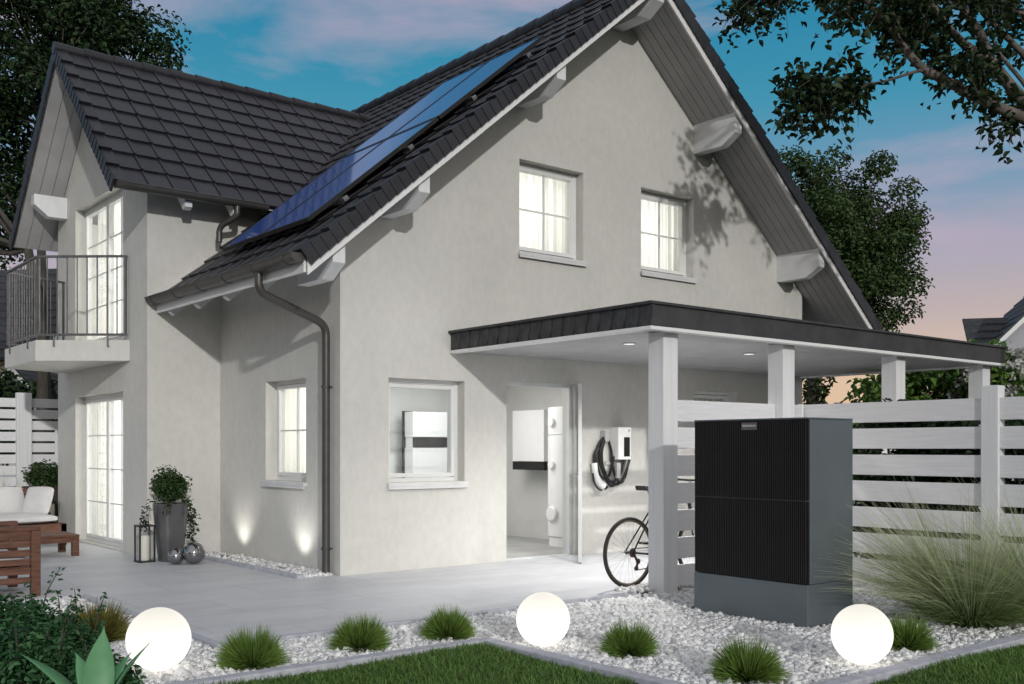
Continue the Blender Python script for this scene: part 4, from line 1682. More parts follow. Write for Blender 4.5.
# ------------------------------------------------------------------ SPHERE LAMPS
for (p, r, lab) in ((V((-3.14, -3.30, .175)), .193, 'glowing white sphere lamp beside the dark foliage at the left'),
                    (V((-0.785, -4.19, .165)), .186, 'glowing white sphere lamp at the corner of the lawn edging'),
                    (V((0.39, -5.92, .170)), .189, 'glowing white sphere lamp in front of the heat pump')):
    t = thing('sphere_lamp', (p.x, p.y, 0), lab, 'garden lamp', 'glowing sphere lamps in the gravel')
    mb = MB()
    mb.sphere(p, r, 48, 24)
    mb.build('globe', M['lamp'], t, smooth='all')
    mb = MB()
    mb.lathe([(.10, -.05), (.10, .012), (.09, .016)], (p.x, p.y, -.04), 24)
    mb.build('base', M['grey_plastic'], t)

# uplights in the gravel strip
for i, (y, lab) in enumerate(((2.37, 'small recessed uplight in the gravel strip nearer the tall planter'), (0.79, 'small recessed uplight in the gravel strip nearer the downpipe'))):
    x = -.25
    t = thing('uplight', (x, y, 0), lab, 'uplight', 'uplights along the side wall')
    mb = MB()
    mb.lathe([(.062, -.05), (.062, .050), (.055, .056), (.048, .046)], (x, y, 0), 24)
    mb.build('housing', M['steel'], t, smooth=True)
    mb = MB()
    mb.lathe([(.048, .040), (.048, .047)], (x, y, 0), 20)
    mb.build('lens', M['uplight_lens'], t)
    sl = bpy.data.lights.new('uplight_beam', 'SPOT')
    sl.energy = 13
    sl.spot_size = math.radians(100)
    sl.spot_blend = 1.0
    sl.shadow_soft_size = .06
    sl.color = (1, .97, .9)
    so = bpy.data.objects.new('uplight_beam', sl)
    COL.objects.link(so)
    so.location = (x, y, .075)
    so.rotation_euler = V((.5, 0, 1)).to_track_quat('-Z', 'Y').to_euler()

# ------------------------------------------------------------------ SOLAR PANELS on the left main slope
pn = nL
base0 = V((-0.35, 0, 0))


def roofp(x, y, h):
    return V((x, y, soffit_z(x) + .135)) + pn * h


xs_ = (-0.40, 1.22, 2.78)
ys_ = (-0.20, 0.86, 1.90)
plabel = {(0, 0): 'dark blue solar panel lowest and nearest the front verge',
          (0, 1): 'dark blue solar panel lowest and nearest the wing roof',
          (1, 0): 'blue solar panel near the ridge on the front verge side',
          (1, 1): 'blue solar panel near the ridge on the far side of its row'}
for i in range(2):
    for j in range(2):
        xa, xb, ya, yb = xs_[i] + .012, xs_[i + 1] - .012, ys_[j] + .008, ys_[j + 1] - .008
        c = roofp((xa + xb) / 2, (ya + yb) / 2, .14)
        t = thing('solar_panel', c, plabel[(i, j)], 'solar panel', 'solar panels on the main roof')

        def cuboid(mb, x0, x1, y0, y1, h0, h1):
            mb.hexa([roofp(x0, y0, h0), roofp(x1, y0, h0), roofp(x1, y1, h0), roofp(x0, y1, h0),
                     roofp(x0, y0, h1), roofp(x1, y0, h1), roofp(x1, y1, h1), roofp(x0, y1, h1)])
        mb = MB()
        cuboid(mb, xa, xb, ya, yb, .125, .152)
        mb.build('cell_sheet', M['solar'], t)
        mb = MB()
        bw = .018
        cuboid(mb, xa - .001, xa + bw, ya - .001, yb + .001, .115, .157)
        cuboid(mb, xb - bw, xb + .001, ya - .001, yb + .001, .115, .157)
        cuboid(mb, xa + bw, xb - bw, ya - .001, ya + bw, .115, .157)
        cuboid(mb, xa + bw, xb - bw, yb - bw, yb + .001, .115, .157)
        mb.build('panel_frame', M['black_plastic'], t)
for x, lab in ((-.05, 'lowest metal mounting rail end below the solar panels'), (.75, 'second lowest metal mounting rail below the solar panels'),
               (1.60, 'second highest metal mounting rail below the solar panels'), (2.40, 'highest metal mounting rail below the solar panels')):
    mb = MB()
    cuboid(mb, x - .025, x + .025, -.31, 1.95, .065, .112)
    tag(mb.build('mounting_rail', M['steel']), lab, 'mounting rail', 'solar mounting rails')

# ------------------------------------------------------------------ TERRACE FURNITURE
sf = thing('sofa', (-2.4, 5.9, 0), 'brown wooden garden sofa with pale cushions at the far left of the terrace', 'sofa')
sx0, sx1, sy0, sy1 = -4.3, -1.22, 5.45, 6.35
mb = MB()
for x in (sx0, sx1 - .08):
    for y in (sy0, sy1 - .08):
        mb.box(x, x + .08, y, y + .08, 0, .30)
mb.box(sx0, sx1, sy0, sy0 + .05, .18, .30)
mb.box(sx0, sx1, sy1 - .05, sy1, .18, .30)
mb.box(sx0, sx0 + .05, sy0 + .05, sy1 - .05, .18, .30)
mb.box(sx1 - .05, sx1, sy0 + .05, sy1 - .05, .18, .30)
mb.box(sx0 + .05, sx1 - .05, sy0 + .05, sy1 - .05, .24, .28)
mb.build('frame', M['teak'], sf, bevel=.006)
mb = MB()
for k in range(5):
    z = .36 + k * .085
    y = sy1 - .10 + k * .030
    mb.box(sx0, sx1, y, y + .03, z, z + .06)
for x in (sx0, (sx0 + sx1) / 2, sx1 - .06):
    mb.hexa([(x, sy1 - .08, .28), (x + .06, sy1 - .08, .28), (x + .06, sy1 - .03, .28), (x, sy1 - .03, .28),
             (x, sy1 + .09, .80), (x + .06, sy1 + .09, .80), (x + .06, sy1 + .13, .80), (x, sy1 + .13, .80)])
mb.build('backrest', M['teak'], sf, bevel=.004)


def cushion(name, parent, c, sx, sy, sz, rx=0, rz=0, mat='cushion'):
    n = 10
    bm = bmesh.new()
    bmesh.ops.create_cube(bm, size=1)
    bmesh.ops.subdivide_edges(bm, edges=bm.edges, cuts=5, use_grid_fill=True)
    for v in bm.verts:
        u, w_ = v.co.x * 2, v.co.y * 2
        puff = (1 - abs(u) ** 4) * (1 - abs(w_) ** 4)
        v.co.z *= .35 + .65 * puff ** .35
        k = 1 - .05 * (abs(u * w_)) ** 2
        v.co.x *= k
        v.co.y *= k
    T = Matrix.Translation(c) @ Matrix.Rotation(rz, 4, 'Z') @ Matrix.Rotation(rx, 4, 'X') @ Matrix.Diagonal((sx, sy, sz, 1))
    bmesh.ops.transform(bm, matrix=T, verts=bm.verts)
    me = bpy.data.meshes.new(name)
    bm.to_mesh(me)
    bm.free()
    me.polygons.foreach_set('use_smooth', [True] * len(me.polygons))
    me.materials.append(M[mat])
    o = bpy.data.objects.new(name, me)
    COL.objects.link(o)
    md = o.modifiers.new('s', 'SUBSURF')
    md.levels = md.render_levels = 1
    if parent:
        attach(o, parent)
    return o


for k in range(2):
    xc = sx0 + .72 + k * 1.36
    cushion('seat_cushion', sf, (sx0 + .77 + k * 1.50, 5.86, .37), 1.48, .86, .16)
    cushion('back_cushion', sf, (xc, 6.26, .59), 1.30, .44, .18, rx=math.radians(72))
tag(cushion('pillow', None, (-1.45, 6.02, .60), .42, .42, .15, rx=math.radians(68), rz=math.radians(-52)),
    'white scatter pillow leaning in the corner of the garden sofa', 'pillow')

tb = thing('low_table', (-2.1, 4.15, 0), 'low brown wooden table in front of the garden sofa', 'table')
mb = MB()
for k in range(6):
    y = 3.84 + k * .112
    mb.box(-3.0, -1.52, y, y + .104, .235, .268)
mb.build('table_top', M['teak'], tb, bevel=.004)
mb = MB()
mb.box(-2.96, -1.56, 3.86, 3.90, .17, .233)
mb.box(-2.96, -1.56, 4.44, 4.48, .17, .233)
mb.box(-1.60, -1.56, 3.902, 4.438, .17, .233)
mb.build('apron', M['teak'], tb, bevel=.003)
for x in (-2.98, -1.60):
    for y in (3.85, 4.42):
        mb = MB()
        mb.box(x, x + .08, y, y + .08, 0, .2335)
        mb.build('leg', M['teak'], tb, bevel=.004)

ch = thing('garden_chair', (-3.5, .7, 0), 'brown wooden garden armchair with slatted side in front of the sofa', 'chair')
ax0, ax1, ay0, ay1 = -4.05, -2.86, .42, 1.30
for y in (ay0, ay1 - .07):
    mb = MB()
    for k in range(6):
        z = .12 + k * .083
        mb.box(ax0 + .08, ax1 - .08, y + .02, y + .045, z, z + .056)
    mb.build('side_panel', M['teak'], ch, bevel=.003)
    mb = MB()
    mb.box(ax0, ax1, y - .01, y + .075, .60, .64)
    mb.build('armrest', M['teak'], ch, bevel=.006)
    for x in (ax0, ax1 - .08):
        mb = MB()
        mb.box(x, x + .08, y, y + .07, 0, .599)
        mb.build('leg', M['teak'], ch, bevel=.004)
mb = MB()
mb.box(ax0 + .03, ax1 - .03, ay0 + .075, ay1 - .075, .22, .27)
mb.build('seat', M['teak'], ch, bevel=.004)
mb = MB()
for k in range(5):
    mb.box(ax0 + .01 - .02 * k, ax0 + .035 - .02 * k, ay0 + .075, ay1 - .075, .36 + .09 * k, .42 + .09 * k)
mb.build('backrest', M['teak'], ch, bevel=.003)
cushion('seat_cushion', ch, ((ax0 + ax1) / 2, (ay0 + ay1) / 2, .34), 1.05, .70, .14)

# tall planter with clipped shrub, trailing ivy
pc = V((-.85, 2.56, 0))
t = thing('planter', pc, 'tall dark grey tapered planter beside the black lantern', 'planter')
mb = MB()
sq = []


def sqring(r, z, c, n=32, p=5):
    out = []
    for k in range(n):
        a = 2 * PI * k / n
        s = (abs(math.cos(a)) ** p + abs(math.sin(a)) ** p) ** (-1 / p)
        out.append((c.x + r * s * math.cos(a), c.y + r * s * math.sin(a), c.z + z))
    return out


prof = [(.128, 0), (.132, .01), (.188, .67), (.188, .69), (.168, .69), (.160, .60)]
vs = [q for r_, z in prof for q in sqring(r_, z, pc, p=3.2)]
fs = [(i * 32 + k, i * 32 + (k + 1) % 32, (i + 1) * 32 + (k + 1) % 32, (i + 1) * 32 + k) for i in range(len(prof) - 1) for k in range(32)]
fs += [tuple(reversed(range(32))), tuple((len(prof) - 1) * 32 + k for k in range(32))]
mb.add(vs, fs)
mb.build('pot', M['planter'], t, smooth=True)
rng = np.random.default_rng(21)
t2 = thing('box_shrub', (pc.x, pc.y, .6), 'round clipped green shrub with trailing ivy in the tall grey planter', 'shrub')
cc, rr_ = crown_clumps(rng, (pc.x, pc.y, .90), (.20, .20, .19), 60, .06, .10, .5)
P_, D_ = clump_points(rng, cc, rr_, [55] * 60)
leaves('foliage', P_, .036, M['leaf_box'], rng, t2, out=D_, up_bias=.3)
P_ = []
for (dx, dy, L) in ((-.18, .10, .40), (-.19, .02, .28), (.16, -.06, .42), (.17, .08, .52), (.13, -.18, .34), (-.1, -.20, .2), (.18, 0, .56)):
    for i in range(int(L * 110)):
        q = random.random()
        sw = 1 + .55 * math.sin(q * 2.2)
        P_.append((pc.x + dx * sw + random.gauss(0, .022), pc.y + dy * sw + random.gauss(0, .022), .74 - L * q + random.gauss(0, .02)))
leaves('trailing_ivy', P_, .042, M['leaf_ivy'], rng, t2, droop=.6, aspect=.8)
mb = MB()
for k in range(5):
    a = k * 1.256
    mb.tube([(pc.x, pc.y, .6), (pc.x + .05 * math.cos(a), pc.y + .05 * math.sin(a), .8), (pc.x + .12 * math.cos(a), pc.y + .12 * math.sin(a), 1.0)], [.012, .009, .004], 6)
mb.build('stem', M['bark_dark'], t2)

# lantern
lc = V((-1.13, 2.64, 0))
t = thing('lantern', lc, 'black framed glass lantern with a white candle left of the tall planter', 'lantern')
mb = MB()
s_, h_ = .085, .42
for ax in (-1, 1):
    for ay in (-1, 1):
        mb.box(lc.x + ax * s_ - .008, lc.x + ax * s_ + .008, lc.y + ay * s_ - .008, lc.y + ay * s_ + .008, .02, h_)
mb.box(lc.x - s_ - .012, lc.x + s_ + .012, lc.y - s_ - .012, lc.y + s_ + .012, 0, .0195)
mb.box(lc.x - s_ - .012, lc.x + s_ + .012, lc.y - s_ - .012, lc.y + s_ + .012, h_ + .001, h_ + .018)
mb.tube([(lc.x - .05, lc.y, h_ + .018), (lc.x - .04, lc.y, h_ + .10), (lc.x + .04, lc.y, h_ + .10), (lc.x + .05, lc.y, h_ + .018)], .005, 6)
mb.build('lantern_frame', M['black_plastic'], t)
mb = MB()
for a, b in (((-1, -1), (1, -1)), ((1, -1), (1, 1)), ((1, 1), (-1, 1)), ((-1, 1), (-1, -1))):
    p0 = V((lc.x + a[0] * (s_ - .002), lc.y + a[1] * (s_ - .002), 0))
    p1 = V((lc.x + b[0] * (s_ - .002), lc.y + b[1] * (s_ - .002), 0))
    d = (p1 - p0).normalized()
    mb.add([p0 + d * .01 + V((0, 0, .022)), p1 - d * .01 + V((0, 0, .022)), p1 - d * .01 + V((0, 0, h_ - .002)), p0 + d * .01 + V((0, 0, h_ - .002))], [(0, 1, 2, 3)])
mb.build('glazing', M['glass'], t)
mb = MB()
mb.lathe([(.055, .021), (.058, .05), (.058, .30), (.048, .315), (.01, .305)], lc, 24)
mb.build('candle', M['candle'], t, smooth=True)

for (p, r, lab) in ((V((-.94, 2.15, .096)), .096, 'smaller dark mirror ball in front of the tall planter'),
                    (V((-.765, 2.05, .128)), .128, 'larger dark mirror ball right of the tall planter')):
    mb = MB()
    mb.sphere(p, r, 40, 20)
    tag(mb.build('mirror_ball', M['chrome'], smooth='all'), lab, 'garden ball', 'dark mirror balls on the terrace')

# planter with shrub behind the sofa
p2 = V((-1.02, 7.35, 0))
t = thing('planter', p2, 'dark brown square planter behind the sofa by the house corner', 'planter')
mb = MB()
mb.box(p2.x - .24, p2.x + .24, p2.y - .24, p2.y + .24, 0, .72)
mb.box(p2.x - .26, p2.x + .26, p2.y - .26, p2.y + .26, .7205, .76)
mb.build('pot', M['planter_brown'], t, bevel=.008)
t2 = thing('box_shrub', (p2.x, p2.y, .7), 'round dark green shrub in the brown planter behind the sofa', 'shrub')
cc, rr_ = crown_clumps(rng, (p2.x, p2.y, .90), (.27, .27, .24), 60, .06, .11, .5)
P_, D_ = clump_points(rng, cc, rr_, [50] * 60)
leaves('foliage', P_, .045, M['leaf_box'], rng, t2, out=D_, up_bias=.3)
t = thing('lantern', (-1.16, 6.75, 0), 'small white lantern box between the sofa and the brown planter', 'lantern')
mb = MB()
mb.box(-1.26, -1.06, 6.62, 6.82, .18, .52)
mb.build('lantern_body', M['candle'], t, bevel=.01)
mb = MB()
for ax in (-1.27, -1.065):
    for ay in (6.61, 6.815):
        mb.box(ax, ax + .015, ay, ay + .015, 0, .54)
mb.box(-1.275, -1.045, 6.605, 6.835, .5405, .56)
mb.box(-1.25, -1.07, 6.63, 6.81, .10, .179)
mb.build('lantern_frame', M['black_plastic'], t)
# feather grass in front of the far fence
rng = np.random.default_rng(5)
t = thing('feather_grass', (-2.2, 7.4, 0), 'pale feathery grass in front of the far left fence', 'ornamental grass')
n = 500
B = np.stack([rng.uniform(-4.5, -1.35, n), rng.uniform(7.2, 7.7, n), np.zeros(n)], 1)
a = rng.uniform(0, 2 * PI, n)
vs, f, al = blades(rng, B, np.stack([np.cos(a), np.sin(a)], 1), rng.uniform(.7, 1.15, n), np.full(n, .008), rng.uniform(.2, .9, n), 5)
np_mesh('foliage', vs, f, M['pennisetum'], t, along=al)

# ------------------------------------------------------------------ PLANTING
def spray(rng, n, base, rbase, th0, th1, l0, l1, w0, w1, droop, seg, az=None, azs=.5, power=1.0):
    """blades radiating from a small base; th = lean from upright, droop = sag at the tip."""
    phi = rng.uniform(0, 2 * PI, n) if az is None else rng.normal(az, azs, n)
    c = np.cos(th0) + (np.cos(th1) - np.cos(th0)) * rng.uniform(0, 1, n) ** power
    th = np.arccos(np.clip(c, -1, 1))
    L = rng.uniform(l0, l1, n)
    r = rbase * np.sqrt(rng.uniform(0, 1, n))
    d = np.stack([np.sin(th) * np.cos(phi), np.sin(th) * np.sin(phi), np.cos(th)], 1)
    B = np.asarray(base) + np.stack([r * np.cos(phi), r * np.sin(phi), np.zeros(n)], 1)
    roll = rng.uniform(0, PI, n)
    s1 = np.stack([-np.sin(phi), np.cos(phi), np.zeros(n)], 1)
    s2 = np.cross(d, s1)
    side = s1 * np.cos(roll)[:, None] + s2 * np.sin(roll)[:, None]
    w = rng.uniform(w0, w1, n)
    Vs, As = [], []
    for k in range(seg + 1):
        t = k / seg
        out = np.stack([np.cos(phi), np.sin(phi), np.zeros(n)], 1)
        sag = droop * (.35 + np.sin(th)) * (t ** 2.2)
        p = B + d * (L * t)[:, None] + out * (sag * .25 * L / l1)[:, None] - np.array([0, 0, 1.0]) * (sag * L / l1)[:, None]
        ww = (w * (1 - t ** 1.8) * .5 + .0004)[:, None]
        Vs.append(np.stack([p - side * ww, p + side * ww], 1))
        As.append(np.full((n, 2), t))
    vs = np.stack(Vs, 1).reshape(n, -1, 3)
    al = np.stack(As, 1).reshape(-1)
    q = np.array([[2 * k, 2 * k + 1, 2 * k + 3, 2 * k + 2] for k in range(seg)])
    f = (np.arange(n)[:, None, None] * ((seg + 1) * 2) + q[None]).reshape(-1, 4)
    return vs.reshape(-1, 3), f, al


def tuft_mesh(seed, mat):
    rng = np.random.default_rng(seed)
    n = 2100
    vs, f, al = spray(rng, n, (0, 0, -.03), .075, .02, 1.38, .17, .25, .0045, .010, .025, 3)
    return np_mesh('grass_tuft', vs, f, mat, along=al)


def tuft(seed, x, y, s, rz, label, mat='tuft'):
    o = tuft_mesh(seed, M[mat])
    o.location = (x, y, 0)
    o.scale = (s * .84, s * .84, s * 1.22)
    o.rotation_euler = (0, 0, rz)
    tag(o, label, 'grass tuft', 'round grass tufts in the gravel')


tuft(1, -2.62, -3.50, 1.0, .3, 'round green grass tuft just right of the left sphere lamp')
tuft(2, -1.80, -3.45, .95, 1.3, 'round green grass tuft midway between the left and middle sphere lamps')
tuft(3, -1.10, -3.50, .92, 2.1, 'round green grass tuft next to the lawn corner, left of the middle sphere lamp')
tuft(4, -0.50, -4.74, .90, 4.1, 'round green grass tuft right of the middle sphere lamp')
tuft(5, -0.50, -5.72, 1.02, 5.0, 'round green grass tuft at the front edge between the two right sphere lamps')
tuft(6, 1.12, -5.80, .92, .9, 'bright round grass tuft lit by the sphere lamp before the heat pump')
tuft(7, -3.10, -1.98, 1.15, 2.9, 'yellowish grass tuft behind the dark shrub at the left', 'tuft_yellow')

# fountain grass
for (bx, by, s, n, lab, sd) in ((2.42, -5.60, 1.0, 1300, 'large pale fountain grass with arching blades before the slatted fence', 31),
                                (3.02, -5.95, 1.02, 1000, 'large pale fountain grass cut by the right edge of the view', 32)):
    rng = np.random.default_rng(sd)
    t = thing('fountain_grass', (bx, by, 0), lab, 'ornamental grass', 'fountain grasses at the fence')
    # a green core of upright blades and long pale plumes arching mostly one way
    left = math.atan2(-CR.y, -CR.x)
    for part, cnt, th0, th1, l0, l1, w0, w1, dr, az, mat in (('foliage', n, .05, 1.1, .35, .80, .0025, .005, .22, None, 'pennisetum'),
                                                             ('foliage', n // 2, .05, .85, .6, 1.15, .002, .004, .35, None, 'pennisetum'),
                                                             ('plumes', int(n * .55), .2, 1.02, .9, 1.5, .0022, .0042, .34, left, 'plume'),
                                                             ('plumes', int(n * .35), .05, .75, .9, 1.3, .0022, .0042, .30, None, 'plume')):
        vs, f, al = spray(rng, cnt, (bx, by, -.05), .17, th0, th1, l0 * s, l1 * s, w0, w1, dr, 7, az, .65)
        np_mesh(part, vs, f, M[mat], t, along=al)


def shrub(name, c, rad, nclump, per, leaf, mat, label, cat, seed, group=None, sprigs=0, rmin=.08, rmax=.16, kw=None):
    rng = np.random.default_rng(seed)
    t = thing(name, (c[0], c[1], 0), label, cat, group)
    cc, rr = crown_clumps(rng, c, rad, nclump, rmin, rmax, .35)
    cc[:, 2] = np.maximum(cc[:, 2], .02)
    P, D = clump_points(rng, cc, rr, [per] * nclump, .3)
    mb = MB()
    for k in range(9):
        q = cc[k * nclump // 9]
        mb.tube([(c[0] + (q[0] - c[0]) * .15, c[1] + (q[1] - c[1]) * .15, -.05), ((c[0] + q[0]) / 2, (c[1] + q[1]) / 2, q[2] * .6), tuple(q)], [.014, .009, .003], 6)
    SP = []
    for k in range(sprigs):
        a = rng.uniform(0, 2 * PI)
        r = rng.uniform(.3, .9)
        x, y = c[0] + rad[0] * r * math.cos(a), c[1] + rad[1] * r * math.sin(a)
        h = c[2] + rad[2] * .7 + rng.uniform(.08, .3)
        lx, ly = x + rng.normal(0, .06), y + rng.normal(0, .06)
        mb.tube([(x, y, c[2] * .5), ((x + lx) / 2, (y + ly) / 2, h * .75), (lx, ly, h)], [.006, .004, .002], 5)
        for i in range(26):
            q = rng.uniform(.35, 1.0)
            SP.append((x + (lx - x) * q + rng.normal(0, .018), y + (ly - y) * q + rng.normal(0, .018), c[2] * .5 + (h - c[2] * .5) * q + rng.normal(0, .01)))
    mb.build('stems', M['bark_dark'], t, smooth=True)
    if SP:
        P = np.concatenate([P, np.array(SP)])
        D = np.concatenate([D, np.tile(np.array([[0, 0, 1.0]]), (len(SP), 1))])
    leaves('foliage', P, leaf, M[mat], rng, t, out=D, **(kw or {}))
    return t


for i, (px, dep, z, rad, sp, lab) in enumerate(((-2.62, 5.45, .16, (.34, .30, .20), 4, 'dark green leafy shrub at the bottom left corner'),
                                                (-2.66, 6.0, .20, (.24, .24, .20), 6, 'dark green leafy shrub with upright sprigs before the garden chair'),
                                                (-2.22, 5.5, .08, (.20, .20, .12), 2, 'low dark green shrub reaching over the left sphere lamp'),
                                                (-3.15, 6.3, .22, (.34, .30, .24), 4, 'dark green shrub at the left edge below the garden chair'))):
    p = spot(px, dep, z)
    shrub('shrub', p, rad, 70, 60, .040, 'leaf_shrub', lab, 'shrub', 60 + i, 'dark shrubs in the corner bed', sprigs=sp, rmin=.05, rmax=.10, kw=dict(up_bias=.6))

# broad-leaved plant in the corner bed
hb = spot(-2.03, 5.05, -.02)
t = thing('hosta', hb, 'plant with broad pointed bluish green leaves at the bottom left', 'plant')
for (az, L, wd, arch, lift) in ((1.75, .50, .15, .30, .97), (3.0, .54, .10, .45, .66), (.35, .47, .10, .35, .84), (.15, .44, .09, .55, .52), (1.1, .40, .10, .5, .88), (2.4, .42, .11, .5, .85),
                                (3.5, .40, .10, 1.0, .4), (2.75, .36, .10, .9, .6), (.8, .34, .10, .9, .6), (4.6, .30, .09, 1.3, .5), (5.4, .30, .09, 1.3, .5)):
    # azimuth measured from the view's right-hand direction
    d = CR * math.cos(az) + CF * math.sin(az)
    sd = V((-d.y, d.x, 0))
    n = 14
    vs, fs = [], []
    p = V(hb)
    th = 1.45 * lift
    for i in range(n + 1):
        q = i / n
        wq = wd * .5 * (math.sin(PI * min(1, q * .93 + .07)) ** .75) * (1 - q ** 7)
        up = V((0, 0, 1)) * math.cos(th) - d * math.sin(th)
        vs += [p + sd * wq + up * wq * .35, p.copy(), p - sd * wq + up * wq * .35]
        th -= arch / n
        p = p + (d * math.cos(th) + V((0, 0, 1)) * math.sin(th)) * L / n
    for i in range(n):
        for k in range(2):
            fs.append((i * 3 + k, i * 3 + k + 1, i * 3 + k + 4, i * 3 + k + 3))
    mb = MB()
    mb.add(vs, fs)
    o = mb.build('leaf', M['hosta'], t, smooth='all', recalc=False)
    md = o.modifiers.new('thick', 'SOLIDIFY')
    md.thickness = .003


# ------------------------------------------------------------------ TREES
def limb(mb, a, b, r0, r1, rng, wob=.06, n=6):
    a, b = V(a), V(b)
    L = (b - a).length
    pts, rs = [], []
    o1, o2 = V(rng.normal(0, 1, 3)), V(rng.normal(0, 1, 3))
    for i in range(n + 1):
        q = i / n
        pts.append(a.lerp(b, q) + (o1 * math.sin(PI * q) + o2 * math.sin(2 * PI * q) * .5) * wob * L * .5)
        rs.append(r0 + (r1 - r0) * q)
    mb.tube(pts, rs, 8)
    return pts


def tree(name, base, crown_c, rad, ncl, per, leaf, mat, label, seed, trunk_r=.22, fork=None, rmin=.35, rmax=.75, group=None, bark='bark_dark', extra=(), squash=.8):
    rng = np.random.default_rng(seed)
    t = thing(name, base, label, 'tree', group)
    base, crown_c = V(base), V(crown_c)
    fork = V(fork) if fork else base.lerp(crown_c, .45)
    mb = MB()
    limb(mb, base - V((0, 0, .2)), fork, trunk_r, trunk_r * .7, rng, .04)
    cc, rr = crown_clumps(rng, crown_c, rad, ncl, rmin, rmax, .3)
    if len(extra):
        cc = np.concatenate([cc, np.array([e[:3] for e in extra])])
        rr = np.concatenate([rr, np.array([e[3] for e in extra])])
    mains = []
    for k in range(8):
        q = cc[rng.integers(len(cc))]
        mid = fork.lerp(V(q), .65)
        mains.append(limb(mb, fork, mid, trunk_r * .45, trunk_r * .16, rng, .12))
    for k in range(len(cc)):
        best = min((p for m_ in mains for p in m_[2:]), key=lambda p: (p - V(cc[k])).length)
        limb(mb, best, V(cc[k]), trunk_r * .12, .012, rng, .12, 4)
    mb.build('trunk', M[bark], t, smooth='all')
    P, D = clump_points(rng, cc, rr, [int(per * (r / ((rmin + rmax) / 2)) ** 2) for r in rr], .35, squash)
    leaves('crown', P, leaf, M[mat], rng, t, out=D, up_bias=.4)
    return t


def at(px, py, depth):
    return spot((px - 512) / 1032 * depth, depth, 1.35 + (448 - py) / 1032 * depth)


# the tall trees behind the wing on the left
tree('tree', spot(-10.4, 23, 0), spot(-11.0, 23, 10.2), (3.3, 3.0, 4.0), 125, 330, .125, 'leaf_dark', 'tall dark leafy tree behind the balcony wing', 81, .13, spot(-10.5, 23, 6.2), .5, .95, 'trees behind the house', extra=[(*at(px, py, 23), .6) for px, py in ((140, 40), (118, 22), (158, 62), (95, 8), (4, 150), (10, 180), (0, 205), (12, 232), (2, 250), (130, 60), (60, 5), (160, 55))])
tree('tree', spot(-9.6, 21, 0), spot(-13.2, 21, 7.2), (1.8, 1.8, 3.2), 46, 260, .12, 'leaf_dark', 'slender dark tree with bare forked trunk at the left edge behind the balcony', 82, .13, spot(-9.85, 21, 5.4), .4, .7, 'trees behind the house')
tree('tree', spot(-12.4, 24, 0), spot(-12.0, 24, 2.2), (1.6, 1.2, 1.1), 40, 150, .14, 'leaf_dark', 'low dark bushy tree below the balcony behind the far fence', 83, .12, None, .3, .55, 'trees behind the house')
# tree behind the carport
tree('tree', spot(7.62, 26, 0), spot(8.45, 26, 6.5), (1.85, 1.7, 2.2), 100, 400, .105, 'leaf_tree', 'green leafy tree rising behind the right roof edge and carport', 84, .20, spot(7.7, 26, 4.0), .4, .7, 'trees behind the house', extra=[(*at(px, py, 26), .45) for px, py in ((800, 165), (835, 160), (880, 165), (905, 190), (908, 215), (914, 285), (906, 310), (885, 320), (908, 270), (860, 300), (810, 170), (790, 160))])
rng = np.random.default_rng(90)
tk = thing('ivy', spot(7.62, 25.8, 0), 'dark ivy climbing the tree trunk seen under the carport roof', 'climbing plant')
P_ = []
for i in range(1500):
    z = rng.uniform(.2, 3.6)
    a = rng.uniform(0, 2 * PI)
    x_, y_ = 7.62 + .28 * math.cos(a) * rng.uniform(.6, 1.15) + (.18 if (z > 2.9 and i % 2) else 0) - (.12 if z > 2.9 and not i % 2 else 0), 26 + .28 * math.sin(a)
    P_.append(spot(x_, y_, z))
leaves('foliage', [tuple(p) for p in P_], .14, M['leaf_ivy'], rng, tk)

# shrubs behind the carport and the fence
for i, (px, py, dep, rx, rz, lf, mat, lab) in enumerate((
        (925, 392, 17.0, 1.0, .62, .13, 'leaf_hedge', 'bright green leafy shrub behind the fence left of the last carport post'),
        (1016, 398, 17.5, .8, .38, .12, 'leaf_hedge', 'bright green leafy shrub behind the fence at the right edge'),
        (868, 416, 14.5, .50, .10, .09, 'leaf_hedge', 'low leafy shrub just showing over the fence between the carport posts'))):
    c = at(px, py, dep)
    rngs = 100 + i
    t = tree('shrub', (c.x, c.y, 0), c, (rx, rx, rz), 46, 75, lf, mat, lab, rngs, .06, None, .12 if rz < .2 else .2, .2 if rz < .2 else .36, 'shrubs behind the fence')
    t['category'] = 'shrub'
rng = np.random.default_rng(130)
hd = thing('hedge', (4.75, -5.4, 0), 'dark clipped hedge close behind the slatted fence, seen through its gaps', 'hedge')
cc = np.stack([rng.uniform(4.42, 5.0, 150), rng.uniform(-7.5, -3.2, 150), rng.uniform(.1, 1.66, 150)], 1)
P_, D_ = clump_points(rng, cc, [.26] * 150, [230] * 150, .3)
P_ = P_[P_[:, 0] > 4.06]
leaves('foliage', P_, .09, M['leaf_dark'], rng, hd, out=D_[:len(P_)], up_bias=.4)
mb = MB()
for k in range(9):
    y = -7.2 + k * .45
    mb.tube([(4.72, y, -.1), (4.75, y + .05, .8), (4.7, y + .1, 1.5)], [.03, .02, .01], 6)
mb.build('stems', M['bark_dark'], hd)
hd = thing('hedge', (9.6, 0, 0), 'dark hedge along the far side of the carport, seen through the fence gaps', 'hedge')
cc = np.stack([rng.uniform(9.3, 9.9, 190), rng.uniform(-4.0, 4.5, 190), rng.uniform(.1, 1.62, 190)], 1)
P_, D_ = clump_points(rng, cc, [.34] * 190, [190] * 190, .3)
leaves('foliage', P_, .10, M['leaf_dark'], rng, hd, out=D_, up_bias=.4)
mb = MB()
